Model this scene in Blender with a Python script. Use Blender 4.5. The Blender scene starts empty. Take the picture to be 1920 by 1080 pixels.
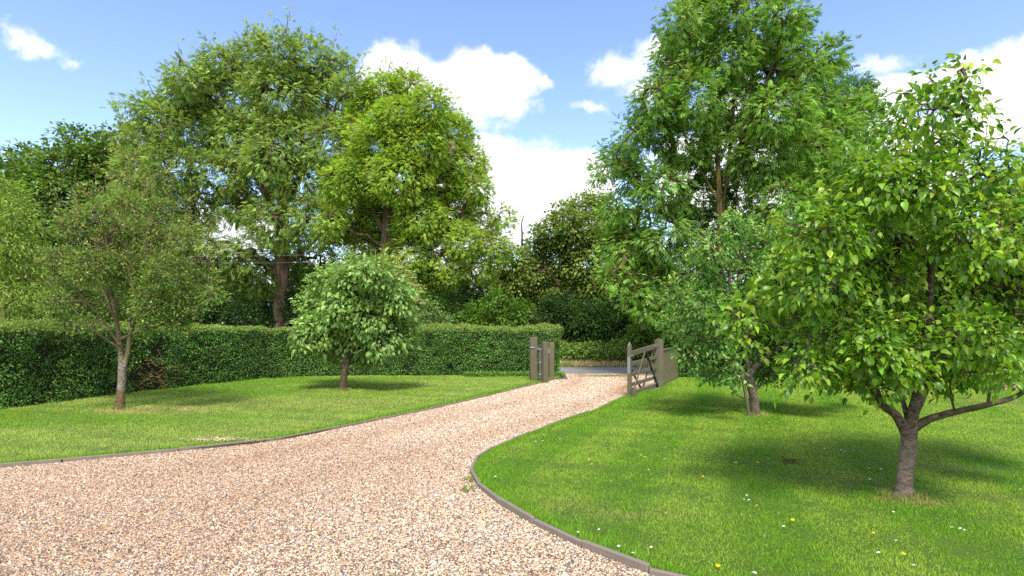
import bpy, bmesh, math, numpy as np
R = np.random.default_rng
scene = bpy.context.scene
COL = scene.collection
EYE, FPX, CX, HY = 1.7, 1100.0, 960.0, 612.0      # eye height, focal length in pixels, image centre, horizon row

def at(px, py, d):
    """World point seen at a photo pixel at depth d."""
    return np.array([(px - CX) / FPX * d, d, EYE + (HY - py) / FPX * d])
def gp(px, py):
    """Ground point seen at a photo pixel."""
    d = EYE * FPX / (py - HY)
    return np.array([(px - CX) / FPX * d, d])

# ------------------------------------------------------------------ object helpers
def link(o, parent=None):
    COL.objects.link(o)
    if parent is not None: o.parent = parent
    return o
def tag(o, label=None, cat=None, group=None, kind=None):
    for k, v in (('label', label), ('category', cat), ('group', group), ('kind', kind)):
        if v: o[k] = v
    return o
def empty(name, loc=(0, 0, 0)):
    o = bpy.data.objects.new(name, None); o.location = [float(v) for v in loc]; o.empty_display_size = .2
    return link(o)
def build(name, V, F, mat, parent=None, col=None, smooth=False, origin=None):
    """One mesh object from numpy verts and equal-sided faces (or a list of such face arrays)."""
    V = np.asarray(V, np.float32).reshape(-1, 3)
    Fs = F if isinstance(F, list) else [F]
    Fs = [np.asarray(f, np.int32) for f in Fs if len(f)]
    if origin is None and parent is not None: origin = np.array(parent.location)
    if origin is not None: V = V - np.asarray(origin, np.float32)
    me = bpy.data.meshes.new(name)
    me.vertices.add(len(V)); me.vertices.foreach_set('co', V.ravel())
    nl = sum(f.size for f in Fs); npoly = sum(len(f) for f in Fs)
    me.loops.add(nl); me.polygons.add(npoly)
    me.loops.foreach_set('vertex_index', np.concatenate([f.ravel() for f in Fs]))
    tot = np.concatenate([np.full(len(f), f.shape[1], np.int32) for f in Fs])
    me.polygons.foreach_set('loop_start', np.concatenate([[0], np.cumsum(tot)[:-1]]).astype(np.int32))
    me.polygons.foreach_set('use_smooth', np.full(npoly, smooth, bool))
    if col is not None:
        a = me.attributes.new('col', 'FLOAT_COLOR', 'POINT')
        c = np.ones((len(V), 4), np.float32); c[:, :3] = col
        a.data.foreach_set('color', c.ravel())
    me.update(calc_edges=True); me.validate()
    me.materials.append(mat)
    o = bpy.data.objects.new(name, me)
    if parent is None and origin is not None: o.location = [float(v) for v in origin]
    return link(o, parent)
class MB:
    """Collects boxes, bars and tubes for one mesh."""
    def __init__(s): s.V = []; s.F4 = []; s.F3 = []; s.n = 0
    def add(s, V, F):
        for f in F: (s.F4 if len(f) == 4 else s.F3).append([i + s.n for i in f])
        s.V += [list(map(float, v)) for v in V]; s.n += len(V)
    def frame_box(s, c, ax, ay, az, hx, hy, hz, bev=.006):
        """Bevelled box with centre c, unit axes and half sizes (chamfered corners)."""
        c, ax, ay, az = map(np.asarray, (c, ax, ay, az))
        bm = bmesh.new(); bmesh.ops.create_cube(bm, size=2)
        for v in bm.verts: v.co = (v.co.x * hx, v.co.y * hy, v.co.z * hz)
        if bev: bmesh.ops.bevel(bm, geom=bm.edges[:], offset=min(bev, .4 * min(hx, hy, hz)), segments=1, affect='EDGES')
        bmesh.ops.triangulate(bm, faces=[f for f in bm.faces if len(f.verts) > 4])
        bm.verts.index_update()
        s.add([c + ax * v.co.x + ay * v.co.y + az * v.co.z for v in bm.verts], [[v.index for v in f.verts] for f in bm.faces]); bm.free()
    def box(s, x0, x1, y0, y1, z0, z1, bev=.006):
        s.frame_box(((x0 + x1) / 2, (y0 + y1) / 2, (z0 + z1) / 2), (1, 0, 0), (0, 1, 0), (0, 0, 1), (x1 - x0) / 2, (y1 - y0) / 2, (z1 - z0) / 2, bev)
    def bar(s, a, b, w, t, up=(0, 0, 1), bev=.004):
        """Bar from a to b: width w along 'up', thickness t across."""
        a, b = np.asarray(a, float), np.asarray(b, float); d = b - a; L = np.linalg.norm(d); d /= L
        y = np.cross(up, d); y /= np.linalg.norm(y); z = np.cross(d, y)
        s.frame_box((a + b) / 2, d, y, z, L / 2, t / 2, w / 2, bev)
    def tube(s, P, r, k=8):
        V, F = tube(P, np.full(len(P), r) if np.isscalar(r) else r, k)
        s.add(V, F)
    def build(s, name, mat, parent=None, smooth=False, origin=None):
        return build(name, np.array(s.V), [f for f in (s.F4, s.F3) if f], mat, parent, smooth=smooth, origin=origin)
def nrm(v): return v / np.maximum(np.linalg.norm(v, axis=-1, keepdims=True), 1e-9)
def tube(P, r, k=8, wob=0., seed=0):
    P = np.asarray(P, float); n = len(P); T = nrm(np.gradient(P, axis=0))
    ref = np.array([.31, .95, .05]) if abs(T[0][2]) > .6 else np.array([0, 0, 1.])
    A = nrm(np.cross(T, ref)); B = np.cross(T, A)
    th = np.arange(k) / k * 2 * math.pi
    rr = np.asarray(r, float)[:, None] * np.ones(k)
    if wob:
        g = R(seed); ph = g.uniform(0, 6.28, 6)
        h = np.linspace(0, 1, n)[:, None]
        rr = rr * (1 + wob * (np.sin(3 * th + ph[0] + 5 * h) * .5 + np.sin(5 * th + ph[1] - 9 * h) * .35 + np.sin(2 * th + ph[2] + 31 * h) * .3 + np.sin(th + 47 * h + ph[3]) * .25 + g.normal(0, .22, (n, k))))
    V = P[:, None] + rr[..., None] * (np.cos(th)[:, None] * A[:, None] + np.sin(th)[:, None] * B[:, None])
    F = [[i * k + j, i * k + (j + 1) % k, (i + 1) * k + (j + 1) % k, (i + 1) * k + j] for i in range(n - 1) for j in range(k)]
    V = V.reshape(-1, 3)
    nv = len(V)
    V = np.vstack([V, P[0], P[-1]])
    F += [[nv, (j + 1) % k, j] for j in range(k)] + [[nv + 1, (n - 1) * k + j, (n - 1) * k + (j + 1) % k] for j in range(k)]
    return V, F
def spline(P, n):
    """Catmull-Rom through P (rows may carry a radius as a last column)."""
    P = np.asarray(P, float); Q = np.vstack([2 * P[0] - P[1], P, 2 * P[-1] - P[-2]])
    t = np.linspace(0, len(P) - 1 - 1e-6, n); i = t.astype(int); u = (t - i)[:, None]
    a, b, c, d = Q[i], Q[i + 1], Q[i + 2], Q[i + 3]
    return .5 * (2 * b + (c - a) * u + (2 * a - 5 * b + 4 * c - d) * u ** 2 + (3 * b - a - 3 * c + d) * u ** 3)
def resample(P, n):
    P = np.asarray(P, float); s = np.r_[0, np.cumsum(np.linalg.norm(np.diff(P, axis=0), axis=1))]
    t = np.linspace(0, s[-1], n)
    return np.stack([np.interp(t, s, P[:, k]) for k in range(P.shape[1])], 1)
def inside(P, poly):
    x, y = P[:, 0], P[:, 1]; c = np.zeros(len(P), bool); n = len(poly)
    for i in range(n):
        (x0, y0), (x1, y1) = poly[i], poly[i - 1]
        if y0 == y1: continue
        c ^= ((y0 > y) != (y1 > y)) & (x < (x1 - x0) * (y - y0) / (y1 - y0) + x0)
    return c
def fnoise(P, seed, sc):
    """Cheap smooth noise in about -1..1 from a few sines."""
    g = R(seed); out = 0
    for k in range(12):
        w = nrm(g.normal(0, 1, P.shape[-1])) * sc * (1.28 ** k) / 1.6 * g.uniform(.8, 1.2)
        out = out + np.sin(P @ w + g.uniform(0, 6.28)) * .86 ** k
    return out / 2.1

# ------------------------------------------------------------------ node helpers
class NT:
    def __init__(s, tree): s.t = tree; s.n = tree.nodes; s.l = tree.links
    def new(s, typ, ins=None, **props):
        nd = s.n.new(typ)
        for k, v in props.items(): setattr(nd, k, v)
        for k, v in (ins or {}).items(): s.set(nd.inputs[k], v)
        return nd
    def set(s, sock, v):
        if isinstance(v, bpy.types.NodeSocket): s.l.new(v, sock)
        else:
            if isinstance(v, (tuple, list)) and sock.type == 'RGBA' and len(v) == 3: v = (*v, 1)
            sock.default_value = v
    def m(s, op, a, b=0., c=0., clamp=False):
        return s.new('ShaderNodeMath', {0: a, 1: b, 2: c}, operation=op, use_clamp=clamp).outputs[0]
    def vm(s, op, a, b=(0, 0, 0), out=0):
        return s.new('ShaderNodeVectorMath', {0: a, 1: b}, operation=op).outputs[out]
    def mix(s, f, a, b, blend='MIX'):
        nd = s.n.new('ShaderNodeMix'); nd.data_type = 'RGBA'; nd.blend_type = blend
        s.set(nd.inputs[0], f); s.set(nd.inputs[6], a); s.set(nd.inputs[7], b); return nd.outputs[2]
    def noise(s, vec, scale, detail=3, rough=.55, out=0, dist=0.):
        return s.new('ShaderNodeTexNoise', {'Vector': vec, 'Scale': scale, 'Detail': detail, 'Roughness': rough, 'Distortion': dist}).outputs[out]
    def ramp(s, f, a, b):
        """0 below a, 1 above b, smooth between."""
        return s.new('ShaderNodeMapRange', {0: f, 1: a, 2: b}, interpolation_type='SMOOTHSTEP').outputs[0]
    def cr(s, f, stops):
        nd = s.n.new('ShaderNodeValToRGB'); e = nd.color_ramp.elements
        while len(e) < len(stops): e.new(.5)
        for el, (p, c) in zip(e, stops): el.position = p; el.color = (*c, 1)
        s.set(nd.inputs[0], f); return nd.outputs[0]
    def pos(s): return s.new('ShaderNodeNewGeometry').outputs['Position']
def material(name):
    m = bpy.data.materials.new(name); m.use_nodes = True; t = NT(m.node_tree)
    b = t.n['Principled BSDF']; b.inputs['Roughness'].default_value = .7
    b.inputs['Specular IOR Level'].default_value = .3
    return m, t, b
def bump(t, b, h, strength=.5, dist=.02):
    t.l.new(t.new('ShaderNodeBump', {'Height': h, 'Strength': strength, 'Distance': dist}).outputs[0], b.inputs['Normal'])
def leaf_mat(name, rough=.5, spec=.35, trans=.33, warm=(1.15, 1.1, .5), gain=1.5, soft=0.):
    """Leaf: colour from the mesh, part of the light goes through it."""
    m, t, b = material(name)
    c = t.new('ShaderNodeAttribute', attribute_name='col').outputs['Color']
    c = t.mix(1., c, (gain, gain, gain * .9), 'MULTIPLY')
    t.set(b.inputs['Base Color'], c); b.inputs['Roughness'].default_value = rough; b.inputs['Specular IOR Level'].default_value = spec
    if soft:                                       # upright blades share the light of the turf they make up
        N = t.vm('NORMALIZE', t.vm('ADD', t.new('ShaderNodeNewGeometry').outputs['Normal'], (0, 0, soft)))
        t.l.new(N, b.inputs['Normal'])
    tr = t.new('ShaderNodeBsdfTranslucent', {'Color': t.mix(1., c, warm, 'MULTIPLY')})
    ms = t.new('ShaderNodeMixShader', {0: trans, 1: b.outputs[0], 2: tr.outputs[0]})
    t.l.new(ms.outputs[0], t.n['Material Output'].inputs[0])
    return m
def bark_mat(name, c0, c1, c2, banded=0., scale=9., low=None, mid=None):
    """Bark: mottled, furrowed; banded > 0 adds rings across the stem; low = (colour, height) for a foot of another colour."""
    m, t, b = material(name); P = t.pos()
    S = t.vm('MULTIPLY', P, (1, 1, .25 + 5 * banded))
    f = t.noise(S, scale * 2, 6, .65); g = t.noise(P, scale * .45, 3)
    c = t.cr(f, [(.36, c0), (.5, c1), (.64, c2)])
    c = t.mix(t.ramp(g, .45, .7), c, tuple(.75 * np.array(c1) * (.8, 1.05, .6)))
    if mid:                                        # a pale ringed length of stem below height mid[1]
        zz = t.m('ADD', t.new('ShaderNodeSeparateXYZ', {0: P}).outputs[2], t.m('MULTIPLY', t.m('SUBTRACT', g, .5), .5))
        c = t.mix(t.ramp(zz, mid[1] - .08, mid[1] + .08), t.mix(t.ramp(f, .4, .6), tuple(.45 * np.array(mid[0])), mid[0]), c)
    if low:
        z = t.new('ShaderNodeSeparateXYZ', {0: P}).outputs[2]
        zz = t.m('ADD', z, t.m('MULTIPLY', t.m('SUBTRACT', g, .5), .35))
        c = t.mix(t.ramp(zz, low[1] - .04, low[1] + .04), t.mix(t.ramp(f, .35, .65), low[0], tuple(.5 * np.array(low[0]))), c)
    t.set(b.inputs['Base Color'], c); b.inputs['Roughness'].default_value = .9; b.inputs['Specular IOR Level'].default_value = .15
    bump(t, b, f, .9, .03)
    return m
def wood_mat(name, dark, lite, green=(.10, .115, .05), amt=.6):
    m, t, b = material(name); P = t.pos()
    f = t.noise(t.vm('MULTIPLY', P, (1, 1, .06)), 60, 4, .6); g = t.noise(P, 5, 4)
    c = t.mix(f, dark, lite)
    c = t.mix(t.m('MULTIPLY', t.ramp(g, .4, .65), amt), c, green)
    t.set(b.inputs['Base Color'], c); b.inputs['Roughness'].default_value = .85
    bump(t, b, f, .5, .006)
    return m

# ------------------------------------------------------------------ leaf shapes (x along the leaf, z its face)
def leaf_simple(w=.55, fold=.08, droop=.12):
    V = np.array([[0, 0, 0], [.42, w / 2, fold], [1, 0, -droop], [.42, -w / 2, fold]])
    return V, np.array([[0, 2, 1], [0, 3, 2]])
def leaf_full(w=.62, fold=.09, droop=.22):
    mid = [[-.28, 0, .05], [0, 0, 0], [.32, 0, .03], [.68, 0, -.04], [1.05, 0, -droop]]
    side = [[.10, w * .34, fold * .7], [.36, w * .5, fold + .03], [.70, w * .33, fold * .6 - .04]]
    V = np.array(mid + side + [[x, -y, z] for x, y, z in side])
    F = []
    for o, fl in ((5, 0), (8, 1)):
        f = [[1, 2, o + 1], [1, o + 1, o], [2, 3, o + 2], [2, o + 2, o + 1], [3, 4, o + 2]]
        F += [q[::-1] for q in f] if fl else f
    V = np.vstack([V, [[-.28, .025, .05]]])
    F += [[0, 1, 11]]
    return V, np.array(F)
def leaf_pinnate(pairs=4, w=.105, ll=.40, droop=.22, seed=0):
    """Ash leaf: leaflets in pairs along a drooping stalk."""
    g = R(seed); V, F = [], []
    for k in range(pairs + 1):
        for sgn in ((1, -1) if k < pairs else (0,)):
            u = .22 + .62 * k / pairs; p = np.array([u, 0, -droop * u * u])
            d = np.array([.62, sgn * .8, -.25 - .2 * g.random()]) if sgn else np.array([.9, 0, -.4])
            d = d / np.linalg.norm(d); q = np.cross([0, 0, 1], d); q /= np.linalg.norm(q)
            L = ll * (1 - .25 * abs(k / pairs - .45)) * g.uniform(.85, 1.1); n = len(V)
            V += [p, p + d * L * .45 + q * w * .55 + [0, 0, .02], p + d * L + [0, 0, -.05], p + d * L * .45 - q * w * .55 + [0, 0, .02]]
            F += [[n, n + 2, n + 1], [n, n + 3, n + 2]]
    return np.array(V), np.array(F)
def scatter(tmpl, pos, dirs, ups, size, col):
    """Copies of a leaf shape -> V, F, per-vertex colour."""
    V0, F0 = tmpl; n, k = len(pos), len(V0)
    x = nrm(dirs); y = nrm(np.cross(ups, x)); z = np.cross(x, y)
    V = pos[:, None] + size[:, None, None] * (V0[None, :, 0, None] * x[:, None] + V0[None, :, 1, None] * y[:, None] + V0[None, :, 2, None] * z[:, None])
    F = (np.arange(n) * k)[:, None, None] + F0[None]
    return V.reshape(-1, 3), F.reshape(-1, 3), np.repeat(col, k, axis=0)
def join(parts):
    V, F, C, n = [], [], [], 0
    for v, f, c in parts: V.append(v); F.append(f + n); C.append(c); n += len(v)
    return np.vstack(V), np.vstack(F), np.vstack(C)
def unit(g, n):
    return nrm(g.normal(size=(n, 3)))
def palette(g, n, stops, jit=.18):
    """n colours between the given ones, with a jitter of brightness."""
    S = np.array(stops); t = g.random(n) * (len(S) - 1); i = np.minimum(t.astype(int), len(S) - 2); u = (t - i)[:, None]
    return (S[i] * (1 - u) + S[i + 1] * u) * np.exp(g.normal(0, jit, n))[:, None]

# ------------------------------------------------------------------ trees
def lobes_at(L, d, dz=.0, seed=0, deep=1.):
    """Pixel lobes (x, y, r[, depth offset]) -> world centres and radii around depth d."""
    g = R(seed + 77); out = []
    for l in L:
        x, y, r = l[:3]; off = l[3] if len(l) > 3 else g.uniform(-1, 1) * deep
        dd = d + off; c = at(x, y, dd); out.append([*c, r / FPX * dd])
    return np.array(out)
def skeleton(stems, lobes, tips, g, tip_r, limb_up=.35, pw=.5, ljit=.04):
    """Nodes grown from explicit stems to every lobe centre and on to every tip. Returns edges and radii."""
    cap = 4000 + len(lobes) * 8 + len(tips) * 5 + 2000
    P = np.zeros((cap, 3)); par = np.full(cap, -1); stem_r = np.zeros(cap); n = 0
    for S in stems:
        for k, s in enumerate(S):
            P[n] = s[:3]; stem_r[n] = s[3]; par[n] = n - 1 if k else -1; n += 1
    def attach(target, steps, zpen, start=0, jit=ljit):
        nonlocal n
        D = target - P[start:n]; dist = np.linalg.norm(D, axis=1)
        hor = np.linalg.norm(D[:, :2], axis=1)
        cost = dist + zpen * np.maximum(0, P[start:n, 2] - target[2] + .45 * hor)
        j = int(np.argmin(cost)) + start; a = P[j].copy(); L = np.linalg.norm(target - a)
        c = a + (target - a) * .45 + np.array([0, 0, limb_up * L * .5]) * (1 if zpen else .3); prev = j
        for k in range(1, steps + 1):
            u = k / steps; q = (1 - u) ** 2 * a + 2 * u * (1 - u) * c + u * u * target
            if k < steps: q = q + g.normal(0, jit * L, 3)
            P[n] = q; par[n] = prev; prev = n; n += 1
        return prev
    base = np.array(stems[0][-1][:3])
    for i in np.argsort(np.linalg.norm(lobes[:, :3] - base, axis=1)): attach(lobes[i, :3], 7, .9)
    order = np.argsort(np.linalg.norm(tips - base, axis=1)); ends = np.zeros(len(tips), int)
    for i in order: ends[i] = attach(tips[i], 4, .25, min(4, n - 1), .06)
    cnt = np.zeros(n); cnt[ends] = 1
    for i in range(n - 1, -1, -1):
        if par[i] >= 0: cnt[par[i]] += cnt[i]
    r = tip_r * np.maximum(cnt, 1) ** pw
    return P[:n], par[:n], r, stem_r[:n], ends
def frusta(P, par, r, stem_r, k=5):
    e = np.where((par >= 0) & (stem_r == 0))[0]; a, b = P[par[e]], P[e]
    ra = np.where(stem_r[par[e]] > 0, np.minimum(r[e] * 1.25, stem_r[par[e]] * .8), np.minimum(r[par[e]], r[e] * 1.6)); rb = np.minimum(r[e], ra)
    T = nrm(b - a); A = nrm(np.cross(T, [.31, .55, .77])); B = np.cross(T, A); th = np.arange(k) / k * 2 * math.pi
    ring = np.cos(th)[None, :, None] * A[:, None] + np.sin(th)[None, :, None] * B[:, None]
    b = b + T * rb[:, None] * .5
    V = np.stack([a[:, None] + ring * ra[:, None, None], b[:, None] + ring * rb[:, None, None]], 1).reshape(-1, 3)
    j = np.arange(k); f = np.stack([j, (j + 1) % k, k + (j + 1) % k, k + j], 1)
    F = ((np.arange(len(e)) * 2 * k)[:, None, None] + f[None]).reshape(-1, 4)
    return V, F
def tree(name, label, cat, stems, lobes, bark, leafm, tmpl, pal, ntips, per, size, spread, seed, tip_r=.006, droop=.4, shell=.45,
         tipcol=None, tipfrac=.0, squash=1., group=None, smooth=False, pw=.5, wob=.06, jit=.18, minz=.3, extra_tips=None, sides=12, shoots=0, shoot_len=.6, upn=1., clj=.16, out_bias=1., upj=.42, limb_up=.35, ljit=.04):
    """A tree: an Empty at its foot with trunk (stems, limbs, twigs) and crown (leaves on every twig)."""
    g = R(seed); base = np.array(stems[0][0][:3])
    root = empty(name, (base[0], base[1], 0)); tag(root, label, cat, group)
    w = lobes[:, 3] ** 2.2; pick = g.choice(len(lobes), ntips, p=w / w.sum())
    u = unit(g, ntips); rad = lobes[pick, 3] * (shell + (1 - shell) * g.random(ntips)) ** (1 / 1.3)
    u2 = u * np.array([1, squash, .92]); tips = lobes[pick, :3] + u2 * rad[:, None]
    tips[:, 2] = np.maximum(tips[:, 2], minz + .25 * g.random(ntips))
    outd = nrm(u + [0, 0, .25])
    young = np.zeros(ntips, bool)
    if shoots:                                    # upright shoots rising from the top of the crown
        k = g.choice(ntips, shoots, p=np.clip(u[:, 2] + .6, .02, None) / np.clip(u[:, 2] + .6, .02, None).sum())
        up = nrm(np.c_[g.normal(0, .22, (shoots, 2)) + u[k][:, :2] * .35, np.ones(shoots)])
        add, addo = [], []
        for q in (.33, .66, 1.):
            add.append(tips[k] + up * (shoot_len * q * g.uniform(.6, 1.2, shoots))[:, None]); addo.append(up)
        tips = np.vstack([tips] + add); outd = np.vstack([outd] + addo); young = np.r_[young, np.ones(3 * shoots, bool)]
    if extra_tips is not None:
        tips = np.vstack([tips, extra_tips]); outd = np.vstack([outd, nrm(extra_tips - extra_tips.mean(0))]); young = np.r_[young, np.zeros(len(extra_tips), bool)]
    stems_s = [spline(s, max(8, 5 * len(s))) for s in stems]
    P, par, r, sr, ends = skeleton(stems_s, lobes, tips, g, tip_r, limb_up, pw, ljit)
    V, F = frusta(P, par, r, sr)
    parts_V, parts_F4, parts_F3, n = [V], [F], [], len(V)
    for i, s in enumerate(stems):
        q = spline(s, max(14, 9 * len(s))); tv, tf = tube(q[:, :3], q[:, 3], sides, wob, seed + i)
        parts_V.append(tv); parts_F4.append(np.array([f for f in tf if len(f) == 4]) + n); parts_F3.append(np.array([f for f in tf if len(f) == 3]) + n); n += len(tv)
    build('trunk', np.vstack(parts_V), [np.vstack(parts_F4), np.vstack(parts_F3)], bark, root, smooth=True)
    # leaves: a spray round each tip, pointing out of its twig
    nt = len(tips); num = np.maximum(1, g.poisson(per, nt)); num[young] = np.maximum(1, (num[young] * .55)).astype(int)
    idx = np.repeat(np.arange(nt), num); m = len(idx)
    tw = nrm(tips[idx] - P[par[ends[idx]]]) * .5 + outd[idx] * .7; tw = nrm(tw)
    s = spread * g.uniform(.75, 1.35, nt)[idx]
    d = unit(g, m); t = g.random(m) ** .6
    s = np.where(young[idx], s * .45, s)
    pos = tips[idx] + d * (s * t)[:, None] * [1, 1, .8] + tw * (s * .35)[:, None]
    dr = nrm(pos - (tips[idx] - tw * (s * .8)[:, None])) * out_bias + g.normal(0, .35, (m, 3)) + np.array([0, 0, -droop]) * g.uniform(.3, 1.5, m)[:, None]
    up = np.array([0, 0, upn]) + outd[idx] * .45 + g.normal(0, upj, (m, 3))
    clus = np.exp(g.normal(0, clj, nt))[idx][:, None]
    c = palette(g, m, pal, jit) * clus
    if tipcol is not None:
        yf = (g.random(nt) < tipfrac)[idx] | young[idx]
        k = (yf & (g.random(m) < .75)); c[k] = palette(g, int(k.sum()), tipcol, jit)
    sz = size * g.uniform(.5, 1.3, m); sz[young[idx]] *= .85
    tm = tmpl if isinstance(tmpl, list) else [tmpl]; which = g.integers(0, len(tm), m)
    parts = [scatter(tm[q], pos[which == q], dr[which == q], up[which == q], sz[which == q], c[which == q]) for q in range(len(tm))]
    V, F, C = join(parts)
    build('crown', V, F, leafm, root, col=C, smooth=smooth)
    return root
def st(d, *pts, off=0.):
    """A stem from (px, py, radius) pixel points at depth d; a py of None stands on the ground."""
    out = []
    for p in pts:
        dd = d + (p[3] if len(p) > 3 else 0)
        q = at(p[0], p[1], dd) if p[1] is not None else np.array([(p[0] - CX) / FPX * dd, dd, -.12])
        out.append([*q, p[2]])
    return out
def bush(name, label, cat, lobes, leafm, pal, n, size, seed, bark, tmpl=None, group=None, ncl=None, spread=.3, shell=.5, droop=.35, jit=.2, clj=.25, trunk_name='stem'):
    """A shrub: stems from the ground into each lobe, leaves in clumps; one Empty with stem and foliage."""
    g = R(seed); base = np.array([lobes[:, 0].mean(), lobes[:, 1].mean(), 0]); root = empty(name, base); tag(root, label, cat, group)
    mb = MB()
    for l in lobes:
        a = np.array([base[0] + (l[0] - base[0]) * .4, base[1] + (l[1] - base[1]) * .4, -.05]); b = l[:3] + [0, 0, l[3] * .5]
        if b[2] < .3: continue
        mid = (a + b) / 2 + g.normal(0, .12, 3) * l[3]
        mb.tube(spline(np.array([a, mid, b]), 8), np.linspace(.028, .008, 8) * max(1, l[3]), 5)
    mb.build(trunk_name, bark, root, smooth=True)
    ncl = ncl or max(20, n // 26)
    w = lobes[:, 3] ** 2; pk = g.choice(len(lobes), ncl, p=w / w.sum()); u = unit(g, ncl)
    tips = lobes[pk, :3] + u * (lobes[pk, 3] * (shell + (1 - shell) * g.random(ncl)))[:, None]
    tips[:, 2] = np.abs(tips[:, 2]) + .08
    i = g.integers(0, ncl, n); d = unit(g, n)
    pos = tips[i] + d * (spread * g.random(n) ** .6)[:, None]; pos[:, 2] = np.maximum(pos[:, 2], .04)
    dr = d + u[i] * .6 + g.normal(0, .3, (n, 3)) + [0, 0, -droop]; up = u[i] * .6 + [0, 0, .9] + g.normal(0, .4, (n, 3))
    c = palette(g, n, pal, jit) * np.exp(g.normal(0, clj, ncl))[i][:, None]
    V, F, C = scatter(tmpl or leaf_simple(), pos, dr, up, size * g.uniform(.6, 1.3, n), c)
    build('foliage', V, F, leafm, root, col=C)
    return root

# ------------------------------------------------------------------ light, sky, camera
SUN_EL, SUN_TO = math.radians(54), np.array([.04, -1.])           # direction towards the sun on the ground plan
SUN_TO = SUN_TO / np.linalg.norm(SUN_TO)
def make_world():
    w = bpy.data.worlds.new('World'); scene.world = w; w.use_nodes = True
    t = NT(w.node_tree); t.n.clear()
    sky = t.new('ShaderNodeTexSky', sky_type='NISHITA', sun_disc=False, sun_elevation=SUN_EL, sun_rotation=math.atan2(SUN_TO[0], SUN_TO[1]),
                air_density=1.0, dust_density=.6, ozone_density=1.4)
    D = t.new('ShaderNodeTexCoord').outputs['Generated']
    xyz = t.new('ShaderNodeSeparateXYZ', {0: D}).outputs
    az = t.m('ARCTAN2', xyz[0], xyz[1]); el = t.m('ARCSINE', xyz[2])
    ang = t.new('ShaderNodeCombineXYZ', {0: az, 1: el}).outputs[0]
    wob = t.vm('SUBTRACT', t.noise(D, 9, 5, .6, out=1), (.5, .5, .5))
    ang = t.vm('ADD', ang, t.vm('MULTIPLY', wob, (.11, .085, 0)))
    def pix(x, y):
        tx, tz = (x - CX) / FPX, (HY - y) / FPX
        return math.atan(tx), math.atan(tz / math.hypot(1, tx))
    def cover(B):
        best = None
        for x, y, rx, ry, k in B:
            a0, e0 = pix(x, y); c = 1 / (1 + ((x - CX) / FPX) ** 2)
            sx, sy = rx / FPX * c, ry / FPX * math.sqrt(c)
            q = t.vm('MULTIPLY', t.vm('SUBTRACT', ang, (a0, e0, 0)), (1 / sx, 1 / sy, 0))
            f = t.m('MULTIPLY', t.m('SUBTRACT', 1.0, t.vm('LENGTH', q, out=1)), k)
            best = f if best is None else t.m('MAXIMUM', best, f)
        return best
    # solid heaps of cumulus, then thin torn cloud
    heaps = cover([(755, 135, 95, 62, 1), (850, 155, 110, 58, 1), (935, 165, 75, 46, 1), (705, 150, 50, 40, 1),
                   (985, 335, 130, 92, 1), (1070, 335, 85, 65, 1), (915, 300, 75, 65, 1), (900, 400, 140, 110, 1), (1010, 395, 90, 45, 1), (760, 420, 160, 90, 1),
                   (1855, 185, 105, 100, 1), (1930, 150, 90, 85, 1), (1790, 140, 45, 42, 1), (1690, 175, 90, 40, 1), (1980, 200, 110, 80, 1), (1700, 290, 140, 90, 1),
                   (420, 430, 130, 70, 1), (1370, 330, 190, 110, 1), (1370, 200, 90, 60, 1), (1480, 480, 300, 90, 1), (520, 540, 300, 60, 1), (1000, 560, 700, 70, 1), (100, 470, 200, 70, 1)])
    wisps = cover([(1150, 135, 75, 40, 1), (1225, 100, 60, 30, 1), (1205, 175, 60, 30, 1), (1110, 202, 50, 14, 1), (880, 222, 95, 34, 1), (960, 205, 45, 20, 1), (1010, 160, 30, 14, .8),
                   (30, 76, 52, 32, 1), (75, 92, 45, 20, 1), (130, 110, 30, 12, .6), (960, 265, 40, 25, .8), (1650, 120, 60, 25, .7)])
    n1 = t.noise(D, 7, 9, .62); n2 = t.noise(D, 15, 8, .68)
    h = t.m('ADD', heaps, t.m('MULTIPLY', t.m('SUBTRACT', n1, .5), 1.5))
    v = t.m('ADD', wisps, t.m('MULTIPLY', t.m('SUBTRACT', n2, .52), 2.6))
    # unseen cloud out of the picture, its cover raised to add soft fill light
    far = t.m('MULTIPLY', t.ramp(t.noise(D, 2.6, 6, .6), .42, .54), t.ramp(t.m('ABSOLUTE', az), .95, 1.2))
    m1 = t.ramp(h, -.06, .36); m2 = t.m('MULTIPLY', t.ramp(v, -.05, .95), .85)
    mask = t.m('MAXIMUM', t.m('MAXIMUM', m1, m2), far)
    mask = t.m('MULTIPLY', mask, t.ramp(el, -.02, .01))
    # cloud body: white, with soft blue-grey hollows
    sh = t.ramp(t.noise(t.vm('MULTIPLY', D, (1, 1, 1.6)), 5.5, 6, .55), .50, .78)
    deep = t.ramp(h, .15, .7)
    lowc = t.m('SUBTRACT', 1., t.ramp(el, .10, .23))
    sh = t.m('MAXIMUM', t.m('MULTIPLY', sh, .62), t.m('MULTIPLY', lowc, .42))
    cc = t.mix(t.m('MULTIPLY', sh, deep), (1.0, 1.0, 1.0), (.56, .63, .76))
    hs = t.new('ShaderNodeHueSaturation', {'Hue': .518, 'Saturation': 1.12, 'Value': 1.0, 'Color': sky.outputs[0]})
    b1 = t.new('ShaderNodeBackground', {0: hs.outputs[0], 1: SKY_K}); b2 = t.new('ShaderNodeBackground', {0: cc, 1: CLOUD_K})
    out = t.new('ShaderNodeOutputWorld'); mx = t.new('ShaderNodeMixShader', {0: mask, 1: b1.outputs[0], 2: b2.outputs[0]})
    t.l.new(mx.outputs[0], out.inputs[0])
SKY_K, CLOUD_K = .15, .57
make_world()
sun = bpy.data.lights.new('sun', 'SUN'); sun.energy = 2.0; sun.angle = math.radians(16); sun.color = (1, .95, .86)
so = link(bpy.data.objects.new('sun', sun))
from mathutils import Vector
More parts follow.
